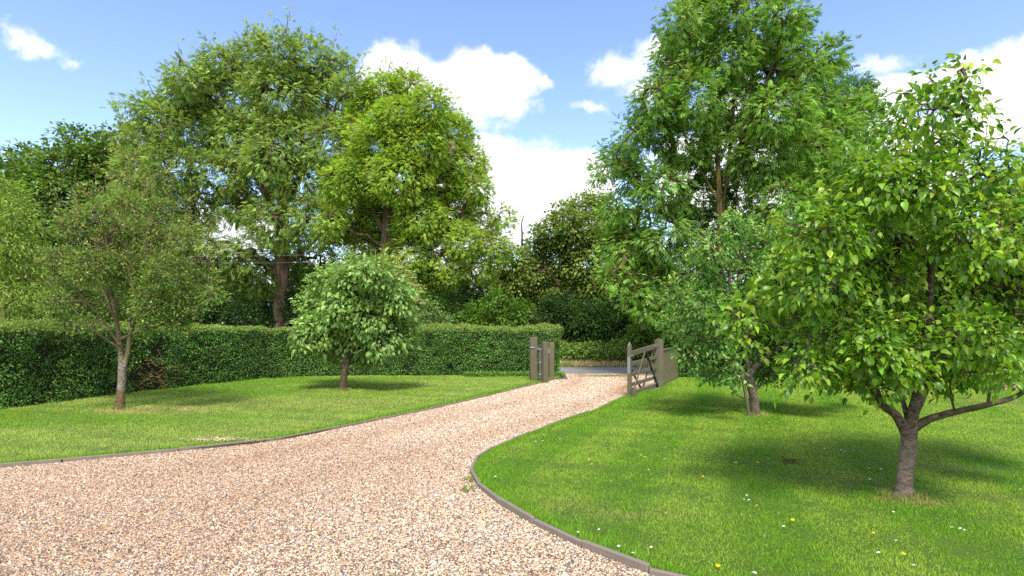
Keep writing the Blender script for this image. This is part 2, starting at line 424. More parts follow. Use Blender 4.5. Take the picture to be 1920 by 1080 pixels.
so.rotation_euler = Vector((SUN_TO[0] * math.cos(SUN_EL), SUN_TO[1] * math.cos(SUN_EL), math.sin(SUN_EL))).to_track_quat('Z', 'Y').to_euler()
so.location = (-10, -20, 30)
cam = bpy.data.cameras.new('camera'); cam.sensor_width = 36; cam.lens = 36 * FPX / 1920; cam.shift_y = (HY - 540) / 1920; cam.clip_end = 3000; cam.clip_start = .1
co = link(bpy.data.objects.new('camera', cam)); co.location = (0, 0, EYE); co.rotation_euler = (math.pi / 2, 0, 0); scene.camera = co
scene.view_settings.view_transform = 'Standard'; scene.view_settings.look = 'None'; scene.view_settings.exposure = 1.28; scene.view_settings.gamma = 1
scene.cycles.max_bounces = 7; scene.cycles.diffuse_bounces = 4; scene.cycles.transmission_bounces = 5; scene.cycles.glossy_bounces = 2
scene.cycles.use_denoising = False

# ------------------------------------------------------------------ ground, road, drive
EDGE_L = [(-14, 3.2), (-10.5, 5.05), (-8, 6.4), (-6.33, 7.25), (-5.11, 7.92), (-4.29, 8.42), (-3.48, 9.12), (-2.56, 10.8), (-1.78, 12.2), (-.78, 14.3), (.42, 17.0), (.98, 18.2), (1.5, 19.6), (1.85, 20.7)]
EDGE_R = [(9, 1.6), (5, 2.55), (2.6, 3.3), (1.2, 4.0), (.76, 4.42), (.44, 4.82), (.10, 5.37), (-.16, 5.88), (-.35, 6.38), (-.48, 7.03), (-.46, 7.6), (-.30, 8.2), (.17, 9.21), (.98, 10.8), (1.78, 12.2), (2.66, 14.2), (3.4, 15.4), (4.1, 16.35)]
EDGE_L = spline(np.array(EDGE_L) * .97, 90); EDGE_R = spline(np.array(EDGE_R) * .965, 120)   # traced along the top edge
LAWN_L = [*EDGE_L, (1.8, 21), (-6, 21), (-8.8, 19.6), (-10.2, 15.5), (-11.4, 12), (-16, 5)]
LAWN_R = [*EDGE_R, (5.3, 18.9), (5.5, 19.4), (24, 19.4), (24, .5), (12, .5)]
def slab(name, poly, z, mat, kind='structure'):
    bm = bmesh.new(); f = bm.faces.new([bm.verts.new((float(x), float(y), z)) for x, y in poly])
    if f.normal.z < 0: f.normal_flip()
    bmesh.ops.triangulate(bm, faces=bm.faces[:]); me = bpy.data.meshes.new(name); bm.normal_update()
    for f in bm.faces:
        if f.normal.z < 0: f.normal_flip()
    bm.to_mesh(me); bm.free(); me.materials.append(mat); o = link(bpy.data.objects.new(name, me)); o['kind'] = kind; return o

m_soil, t, b = material('soil'); P = t.pos()
t.set(b.inputs['Base Color'], t.cr(t.noise(P, 1.5, 6), [(.3, (.035, .05, .012)), (.55, (.06, .08, .02)), (.75, (.09, .075, .04))]))
slab('ground', [(-400, -60), (400, -60), (400, 600), (-400, 600)], -.06, m_soil)
m_road, t, b = material('asphalt'); P = t.pos()
c = t.mix(t.noise(P, 90, 2), (.20, .20, .21), (.34, .33, .33)); c = t.mix(t.ramp(t.noise(P, .8, 4), .4, .7), c, (.30, .27, .24))
t.set(b.inputs['Base Color'], c); bump(t, b, t.noise(P, 120, 2), .4, .01)
slab('road', [(-90, 20.75), (90, 20.75), (90, 24.45), (-90, 24.45)], -.004, m_road)
m_gravel, t, b = material('gravel'); P = t.pos()
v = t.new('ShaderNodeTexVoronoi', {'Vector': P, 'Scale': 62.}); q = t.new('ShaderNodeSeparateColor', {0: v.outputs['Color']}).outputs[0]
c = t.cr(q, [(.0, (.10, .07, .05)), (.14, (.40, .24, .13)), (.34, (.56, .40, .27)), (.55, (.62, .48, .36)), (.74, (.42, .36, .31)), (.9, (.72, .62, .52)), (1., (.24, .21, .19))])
c = t.mix(t.m('MULTIPLY', t.ramp(t.noise(P, .9, 4), .45, .75), .45), c, (.44, .30, .18)); c = t.mix(1., c, (.42, .40, .37), 'MULTIPLY')  # base sheet darkened all over to paint in shadowed gaps between stones
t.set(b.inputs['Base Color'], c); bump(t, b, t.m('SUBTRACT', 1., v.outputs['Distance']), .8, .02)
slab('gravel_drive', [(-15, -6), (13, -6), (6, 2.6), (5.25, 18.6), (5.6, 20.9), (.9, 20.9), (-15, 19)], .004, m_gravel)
def stones():
    g = R(5); n = 2000000; P = np.c_[g.uniform(-11, 5.3, n), g.uniform(3.3, 21, n)]; d = P[:, 1]
    keep = (np.abs(P[:, 0]) < .98 * d + 1.6) & (g.random(n) < np.minimum(1, (6.4 / d) ** .95))
    P = P[keep]
    P = P[~inside(P, LAWN_L) & ~inside(P, LAWN_R)]
    P = P[~((P[:, 1] > 18.7) & ((P[:, 0] < 1.9 - (21 - P[:, 1]) * .05) | (P[:, 0] > 5.3)))]
    # a few stones kicked onto the lawn edge
    h = gp(412, 832); P = np.vstack([P, h + g.normal(0, 1, (500, 2)) * [.26, .06]]); n = len(P); d = P[:, 1]
    s = .0062 * np.exp(g.normal(0, .30, n)) * np.maximum(1, d / 7.0) ** .5
    O = np.array([[1, 0, 0], [-1, 0, 0], [0, 1, 0], [0, -1, 0], [0, 0, 1], [0, 0, -1.]])
    F0 = np.array([[0, 2, 4], [2, 1, 4], [1, 3, 4], [3, 0, 4]])                # the buried half is left off
    O = O[:5]
    V = O[None] * np.exp(g.normal(0, .25, (n, 5, 3))) * [1, 1, .8]; a = g.uniform(0, 6.28, n); ca, sa = np.cos(a)[:, None], np.sin(a)[:, None]
    X = V[..., 0] * ca - V[..., 1] * sa; Y = V[..., 0] * sa + V[..., 1] * ca; st_ = np.exp(g.normal(0, .25, n))[:, None]
    V = np.stack([X * st_, Y, V[..., 2] + g.normal(0, .28, (n, 5))], 2) * s[:, None, None]
    z = np.full(n, .006); z[-500:] = .05 + .03 * g.random(500)
    V += np.c_[P, z][:, None]
    S = np.array([(.66, .50, .37), (.60, .41, .26), (.50, .29, .14), (.78, .68, .58), (.36, .33, .31), (.30, .19, .12), (.10, .08, .07), (.64, .42, .33)])
    track = fnoise(P, 3, .5)[:, None] + .6 * fnoise(P @ np.array([[1, 0], [.0, .35]]), 9, 1.1)[:, None]
    W = np.array([.31, .21, .09, .13, .12, .06, .035, .045]); k = g.choice(8, n, p=W / W.sum())
    c = S[k] * np.exp(g.normal(0, .17, n))[:, None] * [.96, .955, .925]
    mid = spline(np.array([(-7, 2.2), (-3.6, 6.0), (-1.5, 8.9), (.1, 11.6), (1.5, 14.3), (2.6, 17.2), (3.2, 20.8)]), 120)
    off = np.concatenate([np.min(np.linalg.norm(q[:, None] - mid[None], axis=2), 1) for q in np.array_split(P, max(1, n // 20000))])
    rut = np.exp(-((off - .78) / .24) ** 2) * (.75 + .5 * fnoise(P, 4, .8))         # browner, finer stone where the wheels run
    k2 = np.clip(.16 * np.clip(track, 0, 1) + (.34 * rut * np.clip((P[:, 1] - 6) / 5, .2, 1))[:, None], 0, .5)
    c = c * (1 - k2 * np.array([.8, 1.05, 1.25]))
    m, t, b = material('pebble'); t.set(b.inputs['Base Color'], t.new('ShaderNodeAttribute', attribute_name='col').outputs['Color']); b.inputs['Roughness'].default_value = .75
    o = build('gravel', V, ((np.arange(n) * 5)[:, None, None] + F0[None]).reshape(-1, 3), m, col=np.repeat(np.clip(c, .02, .85), 5, 0))
    tag(o, 'loose cream and tan pebbles covering the curved drive', 'gravel', kind='stuff')
stones()

# ------------------------------------------------------------------ lawns
def lawn_mat(name, A, B):
    m, t, b = material(name); P = t.pos(); f = t.noise(P, 1.2, 5, .6); h = t.noise(P, 60, 4, .7)
    c = t.mix(t.ramp(f, .3, .7), A, B); c = t.mix(t.ramp(h, .4, .7), c, tuple(.5 * np.array(A)))
    t.set(b.inputs['Base Color'], c); bump(t, b, h, .8, .03); return m
slab('lawn', LAWN_L, .035, lawn_mat('turf_pale', (.10, .16, .02), (.17, .21, .045)))
slab('lawn', LAWN_R, .035, lawn_mat('turf_green', (.07, .15, .008), (.11, .17, .015)))
m_blade = leaf_mat('grass_blade', .6, .15, .25, (1.2, 1.1, .5), 1.75, 2.2)
def blob(P, px, py, rx, ry):
    c = gp(px, py); return np.exp(-(((P - c) / [rx, ry]) ** 2).sum(1))
def lawn_colour(P, side, g):
    n = len(P); big = fnoise(P, 21 + side, .55); mid = fnoise(P, 31 + side, 2.2); fine = fnoise(P, 41, 9.)
    if side == 0:
        G, Y = np.array([.125, .25, .018]), np.array([.265, .345, .075])
        f = .62 + .25 * big + .16 * mid + .10 * fine
        for px, py, rx, ry, k in ((250, 728, 3.2, 1.1,-1.25), (520, 715, 3.5, .9,-1.25), (60, 790, 2.5, .8,-1.25), (800, 712, 4, .7, -.35), (430, 740, 3., .6, -.5)): f = f + k * blob(P, px, py, rx, ry)  # deeper green by the hedge, with its dark shadow band painted in
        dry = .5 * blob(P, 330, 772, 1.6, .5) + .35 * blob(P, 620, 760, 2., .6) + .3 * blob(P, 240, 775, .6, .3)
    else:
        G, Y = np.array([.090, .215, .010]), np.array([.175, .285, .030])
        s = P[:, 0] * .95 - P[:, 1] * .31 + .5 * np.sin(P[:, 1] * .30)           # mower lanes
        f = .45 + .44 * np.tanh(2.4 * np.sin(s * 4.6)) + .26 * big + .17 * mid + .12 * fine
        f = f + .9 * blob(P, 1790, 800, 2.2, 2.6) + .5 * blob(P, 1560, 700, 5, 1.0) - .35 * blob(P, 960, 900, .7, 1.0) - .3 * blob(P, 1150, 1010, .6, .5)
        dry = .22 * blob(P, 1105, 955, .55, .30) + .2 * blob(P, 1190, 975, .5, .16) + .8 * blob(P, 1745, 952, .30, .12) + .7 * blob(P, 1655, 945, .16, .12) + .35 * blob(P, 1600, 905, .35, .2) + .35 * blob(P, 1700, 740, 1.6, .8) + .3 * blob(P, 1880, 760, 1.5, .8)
    f = np.clip(f + g.normal(0, .07, n), 0, 1)[:, None]; c = G * (1 - f) + Y * f
    dry = np.clip(dry * (1 + .6 * fine + .5 * mid), 0, .8)[:, None]
    dry = dry * (g.random(n)[:, None] < .9)
    c = c * (1 - dry) + np.array([.36, .27, .13]) * dry
    straw = g.random(n) < .014; c[straw] = np.array([.42, .36, .20])
    return c * np.exp(g.normal(0, .11, n))[:, None]
def blade_mesh(P, z, h, w, c, g, lean=.7):
    n = len(P); a = g.uniform(0, 6.28, n); s = np.stack([np.cos(a), np.sin(a)], 1) * (w / 2)[:, None]
    b_ = g.uniform(0, 6.28, n); L = (h * lean * g.random(n))[:, None] * np.stack([np.cos(b_), np.sin(b_)], 1)
    V = np.stack([np.c_[P + s, z], np.c_[P - s, z], np.c_[P + L, z + h]], 1)
    return V.reshape(-1, 3), np.arange(3 * n).reshape(n, 3), np.repeat(c, 3, 0)
def grass(name, poly, box, side, label, dens, seed):
    g = R(seed); area = (box[1] - box[0]) * (box[3] - box[2]); n = int(area * dens)
    P = np.c_[g.uniform(box[0], box[1], n), g.uniform(box[2], box[3], n)]; d = P[:, 1]
    P = P[(np.abs(P[:, 0]) < 1.0 * d + (4. if side else 1.5)) & (g.random(n) < np.minimum(1, (5.5 / d) ** 1.15))]; P = P[inside(P, poly)]; n = len(P); d = P[:, 1]
    clump = np.clip(.9 + .35 * fnoise(P, 51, 7.) + .18 * fnoise(P, 52, 26.), .4, 1.8)
    k = np.maximum(1, d / 6)
    h = .024 * clump * g.uniform(.5, 1.25, n) * k ** .25; w = .0044 * g.uniform(.6, 1.3, n) * k ** .85
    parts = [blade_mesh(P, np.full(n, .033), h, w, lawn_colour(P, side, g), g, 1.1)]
    # a longer fringe along the edging, where the mower does not reach
    E = resample(EDGE_R if side else EDGE_L, 4000); E = E[(E[:, 1] > 3.2) & (E[:, 1] < (15 if side else 20.5))]; E = E[g.integers(0, len(E), 16000)] 
    E = E + (np.array([1, .35]) if side else np.array([-.6, .8])) * (np.abs(g.normal(0, .09, len(E))) + .035)[:, None]; E = E[inside(E, poly)]; m = len(E)
    hh = g.uniform(.03, .075, m) * (1.0 if side == 0 else .8); cc = palette(g, m, [(.07, .17, .008), (.12, .24, .02)], .2)
    parts.append(blade_mesh(E, np.full(m, .03), hh, .007 * np.maximum(1, E[:, 1] / 7), cc, g, .9))
    for px, py in (((1692, 940), (1416, 782)) if side else ((224, 770), (643, 735))):       # uncut grass round the tree feet
        b_ = gp(px, py); a_ = g.uniform(0, 6.28, 700); r_ = .09 + np.abs(g.normal(0, .07, 700)); T_ = b_ + np.stack([np.cos(a_), np.sin(a_)], 1) * r_[:, None]
        parts.append(blade_mesh(T_, np.full(700, .03), g.uniform(.03, .10, 700), np.full(700, .006 * max(1, b_[1] / 7)), palette(g, 700, [(.09, .16, .02), (.16, .21, .05), (.30, .25, .12)], .2), g, .8))
    V, F, C = join(parts)
    tag(build(name, V, F, m_blade, col=C), label, 'grass', kind='stuff')
grass('grass', LAWN_R, (-.6, 18, 3.2, 19.2), 1, 'short mown bright green grass of the lawn under the pear tree', 9500, 11)
grass('grass', LAWN_L, (-13, 2, 6.0, 20.6), 0, 'short mown pale green grass of the lawn before the hedge', 7000, 12)

# edging of short boards set on edge
m_edge = wood_mat('weathered_edging', (.14, .11, .09), (.29, .245, .205), (.22, .2, .14), .35)
m_edge_dark = wood_mat('dark_edging', (.16, .13, .10), (.30, .25, .20), (.16, .14, .09), .4)
def edging(name, E, seg, w, top, mat, label, inset):
    L = np.linalg.norm(np.diff(E, axis=0), axis=1).sum(); Q = resample(E, int(L / seg) + 1); mb = MB(); g = R(8)
    for a, b in zip(Q[:-1], Q[1:]):
        d = (b - a) / np.linalg.norm(b - a); nn = np.array([-d[1], d[0]]) * g.normal(0, .004); tz = top + g.normal(0, .006)
        a2, b2 = a + nn + d * .006, b + nn - d * .006
        mb.bar([*a2, (tz - .08) / 2], [*b2, (tz - .08) / 2 + g.normal(0, .004)], tz + .08, w, bev=.006)
    tag(mb.build(name, mat), label, 'edging')
edging('lawn_edging', EDGE_R[:112], .62, .038, .062, m_edge, 'grey brown segmented edging curving round the lawn with the pear tree', .0)
edging('lawn_edging', EDGE_L[10:], 1.2, .028, .048, m_edge_dark, 'thin dark edging board along the hedge side of the drive', .0)

# ------------------------------------------------------------------ small flowers and weeds
m_white, t, b = material('petal_white'); b.inputs['Base Color'].default_value = (.85, .85, .82, 1)
m_yel, t, b = material('petal_yellow'); b.inputs['Base Color'].default_value = (.80, .55, .01, 1)
def flower_mesh(name, parent_mat, n, r, dome):
    V, F = [], []
    for k in range(n):
        a = k / n * 2 * math.pi; w = math.pi / n * .95; i = len(V)
        V += [(.25 * r * math.cos(a), .25 * r * math.sin(a), dome), (r * .75 * math.cos(a - w), r * .75 * math.sin(a - w), dome * .6), (r * math.cos(a), r * math.sin(a), dome * .3), (r * .75 * math.cos(a + w), r * .75 * math.sin(a + w), dome * .6)]
        F.append([i, i + 1, i + 2, i + 3])
    i = len(V); V += [(.3 * r * math.cos(k), .3 * r * math.sin(k), dome * 1.05) for k in np.linspace(0, 2 * math.pi, 7)[:6]] + [(0, 0, dome * 1.5)]
    F3 = [[i + k, i + (k + 1) % 6, i + 6] for k in range(6)]
    me = bpy.data.meshes.new(name); me.from_pydata(V, [], F + F3); me.materials.append(parent_mat); return me
DAISY = [(1005, 827), (1018, 826), (1050, 822), (929, 893), (1146, 902), (1123, 992), (1084, 997), (1160, 1023), (1187, 1036), (1221, 1025), (1246, 860), (1209, 856), (1546, 841), (1577, 843), (1584, 846), (1600, 844), (1616, 848),
         (1629, 878), (1651, 879), (1631, 898), (1395, 936), (1400, 928), (1404, 937), (1469, 986), (1675, 959), (1647, 1035), (1680, 1013), (1713, 1059), (1415, 1073), (1785, 988), (1800, 990), (1808, 993), (1913, 917)]
DANDY = [(1104, 861), (1110, 870), (1166, 865), (1202, 853), (1216, 881), (1380, 867), (1420, 867), (1318, 893), (1419, 948), (1486, 974), (1638, 999), (1694, 1038), (1346, 1060)]
for name, L, me, lab, cat, grp, s0 in (('daisy', DAISY, flower_mesh('daisy', m_white, 11, .0135, .006), 'tiny white daisy open in the mown lawn around the pear tree', 'flower', 'daisies in the lawn', 1.), ('hawkbit_flower', DANDY, flower_mesh('hawkbit_flower', m_yel, 13, .017, .010), 'small yellow hawkbit flower open in the mown lawn', 'flower', 'yellow flowers in the lawn', 1.)):
    g = R(len(L))
    for px, py in L:
        p = gp(px, py); d_ = (EYE - .075) / EYE
        o = link(bpy.data.objects.new(name, me)); o.location = (p[0] * d_, p[1] * d_, .072); o.rotation_euler = (g.uniform(.05, .35), g.uniform(-.2, .2), g.uniform(0, 6)); s = g.uniform(.75, 1.15) * s0 * max(1, p[1] / 8); o.scale = (s, s, 1)
        tag(o, lab, cat, grp)
g = R(3); c0 = gp(1485, 873); P = np.c_[c0 + g.normal(0, .035, (16, 2)), .06 + .02 * g.random(16)]
m_dead = leaf_mat('dead_leaf', .8, .2, .1, (1, .8, .6))
V, F, C = scatter(leaf_simple(.6, .2, .3), P, unit(g, 16) * [1, 1, .3], unit(g, 16) + [0, 0, .6], g.uniform(.04, .07, 16), palette(g, 16, [(.06, .035, .02), (.14, .08, .05)]))
tag(build('dead_leaves', V, F, m_dead, col=C, origin=[*c0, .04]), 'little heap of dead brown leaves lying on the lawn', 'leaves')
m_weed = leaf_mat('weed_leaf', .5, .3, .3)
for (px, py), lab in (((888, 903), 'small green weed tuft growing at the edging bend'), ((884, 921), 'tiny low weed growing in the gravel just below the edging bend')):
    p = gp(px, py); g = R(px); n = 60; q = np.c_[p + g.normal(0, .045, (n, 2)) - [.05, 0], .01 + .035 * g.random(n)]
    V, F, C = scatter(leaf_simple(.5), q, unit(g, n) + [0, 0, .3], unit(g, n) * .5 + [0, 0, 1], g.uniform(.02, .04, n), palette(g, n, [(.10, .17, .02), (.17, .22, .04)]))
    tag(build('weed', V, F, m_weed, col=C, origin=[*p, 0]), lab, 'weed')

# ------------------------------------------------------------------ hedges
m_hleaf = leaf_mat('hedge_leaf', .42, .5, .42, gain=2.8)
m_twig, t, b = material('hedge_wood'); b.inputs['Base Color'].default_value = (.022, .022, .012, 1); b.inputs['Roughness'].default_value = .95
m_lichen, t, b = material('lichen_twig'); t.set(b.inputs['Base Color'], t.cr(t.noise(t.pos(), 14, 3), [(.35, (.16, .10, .05)), (.6, (.30, .22, .06)), (.75, (.22, .15, .09))]))
def hedge(name, label, path, thick, H, pal, top_pal, dens, leaf, seed, und=.05, bare=None):
    """Clipped hedge along the line of its front foot: twiggy core and a shell of leaves on front, top, back and ends."""
    g = R(seed); Pth = resample(spline(path, 120), 120); T = nrm(np.gradient(Pth, axis=0)); N = np.stack([T[:, 1], -T[:, 0]], 1)  # N: towards the lawn
    ctr = Pth.mean(0); root = empty(name, (ctr[0], ctr[1], 0)); tag(root, label, 'hedge')
    Hs = H(np.linspace(0, 1, 120)) if callable(H) else np.full(120, H)
    # core
    ins = .17; prof = [(-ins, -.05), (-ins, .8), (-ins - .06, .96), (-thick + ins + .06, .96), (-thick + ins, .8), (-thick + ins, -.05)]
    V = []; k = len(prof)
    for i in range(120):
        e = ins * (1 if i == 0 else -1 if i == 119 else 0)
        for u, z in prof: V.append([*(Pth[i] + N[i] * u + T[i] * e), z * (Hs[i] - ins * .6)])
    F = [[i * k + j, (i + 1) * k + j, (i + 1) * k + (j + 1) % k, i * k + (j + 1) % k] for i in range(119) for j in range(k)]
    F += [[0, 1, 4, 5], [1, 2, 3, 4], [119 * k + 5, 119 * k + 4, 119 * k + 1, 119 * k], [119 * k + 4, 119 * k + 3, 119 * k + 2, 119 * k + 1]]
    build('branches', V, np.array(F), m_twig, root)
    L = np.linalg.norm(np.diff(Pth, axis=0), axis=1).sum(); rr = .16
    # samples over the cross-section outline: front (up), top, back (down) and the two end faces
    n = int(dens * L * (2 * Hs.mean() + thick)); s = g.random(n) * 119; i = np.minimum(s.astype(int), 118); f = (s - i)[:, None]
    p = Pth[i] * (1 - f) + Pth[i + 1] * f; nn = N[i]; h = Hs[i] * (1 - f[:, 0]) + Hs[i + 1] * f[:, 0]
    per = g.random(n) * (2 * h + thick); face = np.where(per < h, 0, np.where(per < h + thick, 1, 2))
    keep = (face != 2) | (g.random(n) < .3); p, nn, h, per, face, i = p[keep], nn[keep], h[keep], per[keep], face[keep], i[keep]
    u = np.where(face == 0, 0, np.where(face == 1, -(per - h), -thick)); z = np.where(face == 0, per, np.where(face == 1, h, per - h - thick))
    n3 = np.zeros((len(p), 3)); n3[:, :2] = nn * np.where(face == 0, 1, np.where(face == 2, -1, 0))[:, None]; n3[:, 2] = face == 1
    ne = int(dens * 1.3 * thick * H(1.) * 2) if callable(H) else int(dens * 1.3 * thick * H * 2)
    e = g.integers(0, 2, ne) * 119; pe = Pth[e]; n3e = np.zeros((ne, 3)); n3e[:, :2] = T[e] * np.where(e == 0, -1, 1)[:, None]
    p = np.vstack([p, pe]); nn = np.vstack([nn, N[e]]); h = np.r_[h, Hs[e]]; u = np.r_[u, -thick * g.random(ne)]; z = np.r_[z, Hs[e] * g.random(ne)]; n3 = np.vstack([n3, n3e]); face = np.r_[face, np.full(ne, 3)]
    Q = np.c_[p + nn * u[:, None], z]
    # round the shoulders
    ex = np.maximum(0, z - (h - rr)) / rr; sh = (face == 0) | (face == 2)
    Q[sh, :2] -= n3[sh, :2] * (rr * (1 - np.sqrt(np.maximum(0, 1 - ex[sh] ** 2))))[:, None]; n3[sh, 2] += ex[sh] ** 2
    tp = face == 1; ed = np.maximum(0, rr - np.minimum(-u[tp], thick + u[tp])) / rr; Q[tp, 2] -= rr * (1 - np.sqrt(np.maximum(0, 1 - ed ** 2)))
    n3 = nrm(n3)
    nz = fnoise(Q, seed + 3, 1.6) * und + fnoise(Q, seed + 4, 6.) * und * .8
    bite = np.clip(fnoise(Q, seed + 5, 7.) - .2, 0, 1) * .13                   # small hollows between sprays
    Q += n3 * (nz - bite - .10 * g.random(len(Q)) ** 1.5)[:, None]
    Q[:, 2] += .03 * (z < .15) * g.random(len(Q)); Q[:, 2] = np.maximum(Q[:, 2], .05)
    if bare is not None:
        c, rad = bare; dist = np.linalg.norm((Q - c) / rad, axis=1); k = (dist > 1) | (g.random(len(Q)) < .10); Q, n3, face, z, h = Q[k], n3[k], face[k], z[k], h[k]
    m = len(Q); dr = unit(g, m) + n3 * .35 + [0, 0, -.25]; up = n3 * .9 + unit(g, m) * .75 + [0, 0, .45]
    mot = np.exp(.22 * fnoise(Q, seed + 6, 2.5) + .12 * fnoise(Q, seed + 7, 9))[:, None]
    C = palette(g, m, pal, .28) * mot
    new = ((face == 1) | (z > h - .22)) & (g.random(m) < np.clip(.55 - 1.8 * np.maximum(0, h - z), .0, .55) + .1); C[new] = palette(g, int(new.sum()), top_pal, .2)
    odd = g.random(m) < .005; C[odd] = palette(g, int(odd.sum()), [(.28, .20, .05), (.20, .12, .04)], .2)
    ks = g.choice(np.where(face == 1)[0], 260 if len(path) > 6 else 120); sp = []            # unclipped shoots on the top
    for q in Q[ks]:
        L_ = g.uniform(.04, .16); k_ = g.integers(3, 7); tl = np.linspace(.2, 1, k_)[:, None]; sp.append(q + nrm(np.array([g.normal(0, .35), g.normal(0, .35), 1.])) * L_ * tl)
    sp = np.vstack(sp); Q = np.vstack([Q, sp]); e_ = len(sp); dr = np.vstack([dr, unit(g, e_) + [0, 0, .4]]); up = np.vstack([up, unit(g, e_) + [0, 0, .6]]); C = np.vstack([C, palette(g, e_, top_pal, .2)]); m += e_
    V, F, C = scatter(leaf_simple(.62, .09, .12), Q, dr, up, leaf * g.uniform(.6, 1.3, m), C)
    build('foliage', V, F, m_hleaf, root, col=C)
    if bare is not None:
        c, rad = bare; mb = MB()
        for _ in range(95):
            a = c + g.normal(0, .5, 3) * rad - np.array([*N[0], 0]) * .12; a[2] = max(a[2], .05); q = [a]; d = nrm(np.array([g.normal(.35, .5), g.normal(-.2, .4), g.normal(.35, .5)]))
            for _ in range(4): d = nrm(d + g.normal(0, .35, 3)); q.append(q[-1] + d * g.uniform(.06, .13))
            mb.tube(np.array(q), np.linspace(.008, .003, 5) * g.uniform(.6, 1.3), 4)
        o = mb.build('bare_twigs', m_lichen, root); o['label'] = 'bare lichened twigs in a thin patch of the hedge'
    return root
HP = [(.020, .056, .012), (.036, .088, .016), (.056, .12, .022), (.085, .155, .032)]
HT = [(.09, .145, .03), (.14, .18, .045), (.13, .13, .04)]
bare_c = np.array([*gp(278, 737), .42]) + [-.05, .12, 0]
hedge('hedge', 'long clipped leafy hedge turning a corner behind the left lawn', [(-12.6, 6.2), (-11.4, 9.2), (-10.3, 11.8), (-9.55, 14.4), (-8.75, 16.8), (-7.7, 18.7), (-5.9, 19.6), (-3.3, 19.75), (-.8, 19.75), (1.62, 19.75)], 1.1,
      lambda s: 1.79 - .09 * np.clip(np.asarray(s) * 1.4 - .2, 0, 1), HP, HT, 1750, .048, 61, .06, (bare_c, np.array([.75, .5, .42])))
hedge('hedge', 'dark hedge behind the right lawn running on from the boarded fence', [(5.45, 19.1), (8, 18.9), (11, 18.8), (14.5, 18.9), (18, 19.2), (23, 19.6)], 1.0, 1.75, [(.02, .045, .010), (.032, .07, .012), (.05, .10, .016)], HT, 750, .055, 62, .07)

# ------------------------------------------------------------------ gate, posts and fence
m_post = wood_mat('old_oak', (.085, .075, .045), (.20, .175, .12), (.11, .12, .055), .7)
m_postg = wood_mat('mossy_oak', (.10, .088, .05), (.22, .195, .125), (.14, .135, .05), .75)
m_iron, t, b = material('iron'); b.inputs['Base Color'].default_value = (.30, .32, .34, 1); b.inputs['Metallic'].default_value = .6; b.inputs['Roughness'].default_value = .55
m_black, t, b = material('dark_iron'); b.inputs['Base Color'].default_value = (.02, .018, .016, 1); b.inputs['Roughness'].default_value = .6
def post(name, label, x, y, w, h, mat, rot=.0, cap='flat', cat='gate post', lean=0.):
    root = empty(name, (x, y, 0)); tag(root, label, cat); c, s = math.cos(rot), math.sin(rot); mb = MB()
    mb.frame_box((x, y, h / 2 - .1), (c, s, lean), (-s, c, 0), (-lean * c, 0, 1), w / 2, w / 2, h / 2 + .1, .012)
    if cap == 'round': 
        for q, hh in ((.46, .020), (.36, .042), (.2, .055)): mb.frame_box((x, y, h + hh / 2 - .004), (c, s, 0), (-s, c, 0), (0, 0, 1), w * q, w * q, hh / 2, .006)
    mb.build('shaft', mat, root); return root
pA = post('gate_post', 'tallest weathered timber gate post at the hedge end of the entrance', .66, 18.0, .22, 1.37, m_post, .12, lean=.012)
mb = MB(); mb.tube(np.array([(.52, 17.95, 1.05), (.56, 17.86, 1.06), (.68, 17.85, 1.055)]), .012, 6); mb.tube(np.array([(.50, 17.98, .98), (.56, 17.88, .98)]), .012, 6); mb.build('latch_hook', m_iron, pA)
pB = post('gate_post', 'middle timber post with a steel drop bolt on its hedge side', .99, 17.62, .165, 1.24, m_post, .5)
mb = MB(); mb.bar((.76, 17.74, 1.02), (.97, 17.60, 1.02), .055, .03); mb.tube(np.array([(.845, 17.62, 1.0), (.845, 17.62, .5), (.84, 17.62, .12)]), .014, 6); mb.box(.81, .88, 17.59, 17.65, .24, .28, .004); mb.box(.81, .88, 17.59, 17.65, .60, .64, .004); mb.build('drop_bolt', m_iron, pB)
mb = MB(); mb.frame_box((.84, 17.80, .60), (1, 0, 0), (0, 1, 0), (0, 0, 1), .045, .05, .55, .006); mb.build('rail_end', wood_mat('dark_timber', (.04, .035, .028), (.09, .08, .06)), pB)
mb = MB(); mb.tube(np.array([(1.10, 17.66, 1.05), (1.12, 17.60, 1.0), (1.10, 17.56, .90)]), .012, 6); mb.build('hook', m_iron, pB)
post('gate_post', 'rear and lowest timber post standing against the hedge end', 1.24, 18.6, .165, 1.20, m_postg, .3)
pD = post('gate_post', 'timber hanging post with rounded top at the hinge end of the open gate', 4.07, 16.25, .185, 1.31, m_post, .35, 'round')

ga, gb = np.array([2.80, 13.98]), np.array([3.98, 16.10]); gd = (gb - ga) / np.linalg.norm(gb - ga); gn = np.array([-gd[1], gd[0]]); GL = np.linalg.norm(gb - ga)
gate = empty('field_gate', (ga[0], ga[1], 0)); tag(gate, 'open five barred timber gate with crossed braces beside the drive', 'gate')
def G(u, z, off=0.): return np.array([*(ga + gd * u * GL + gn * off), z])
mb = MB(); mb.frame_box(G(0, .655), (*gd, 0), (*gn, 0), (0, 0, 1), .048, .045, .60, .008); mb.frame_box(G(0, 1.262), (*gd, 0), (*gn, 0), (0, 0, 1), .036, .034, .02, .006); mb.build('meeting_stile', m_post, gate)
mb = MB(); mb.frame_box(G(.97, .70), (*gd, 0), (*gn, 0), (0, 0, 1), .05, .045, .52, .008); mb.build('hanging_stile', m_post, gate)
for z0, z1, w in ((1.04, 1.17, .125), (.80, .86, .085), (.545, .565, .085), (.30, .315, .085), (.085, .10, .095)):
    mb = MB(); mb.bar(G(.02, z0), G(.985, z1), w, .045, (0, 0, 1)); mb.build('rail', m_post, gate)
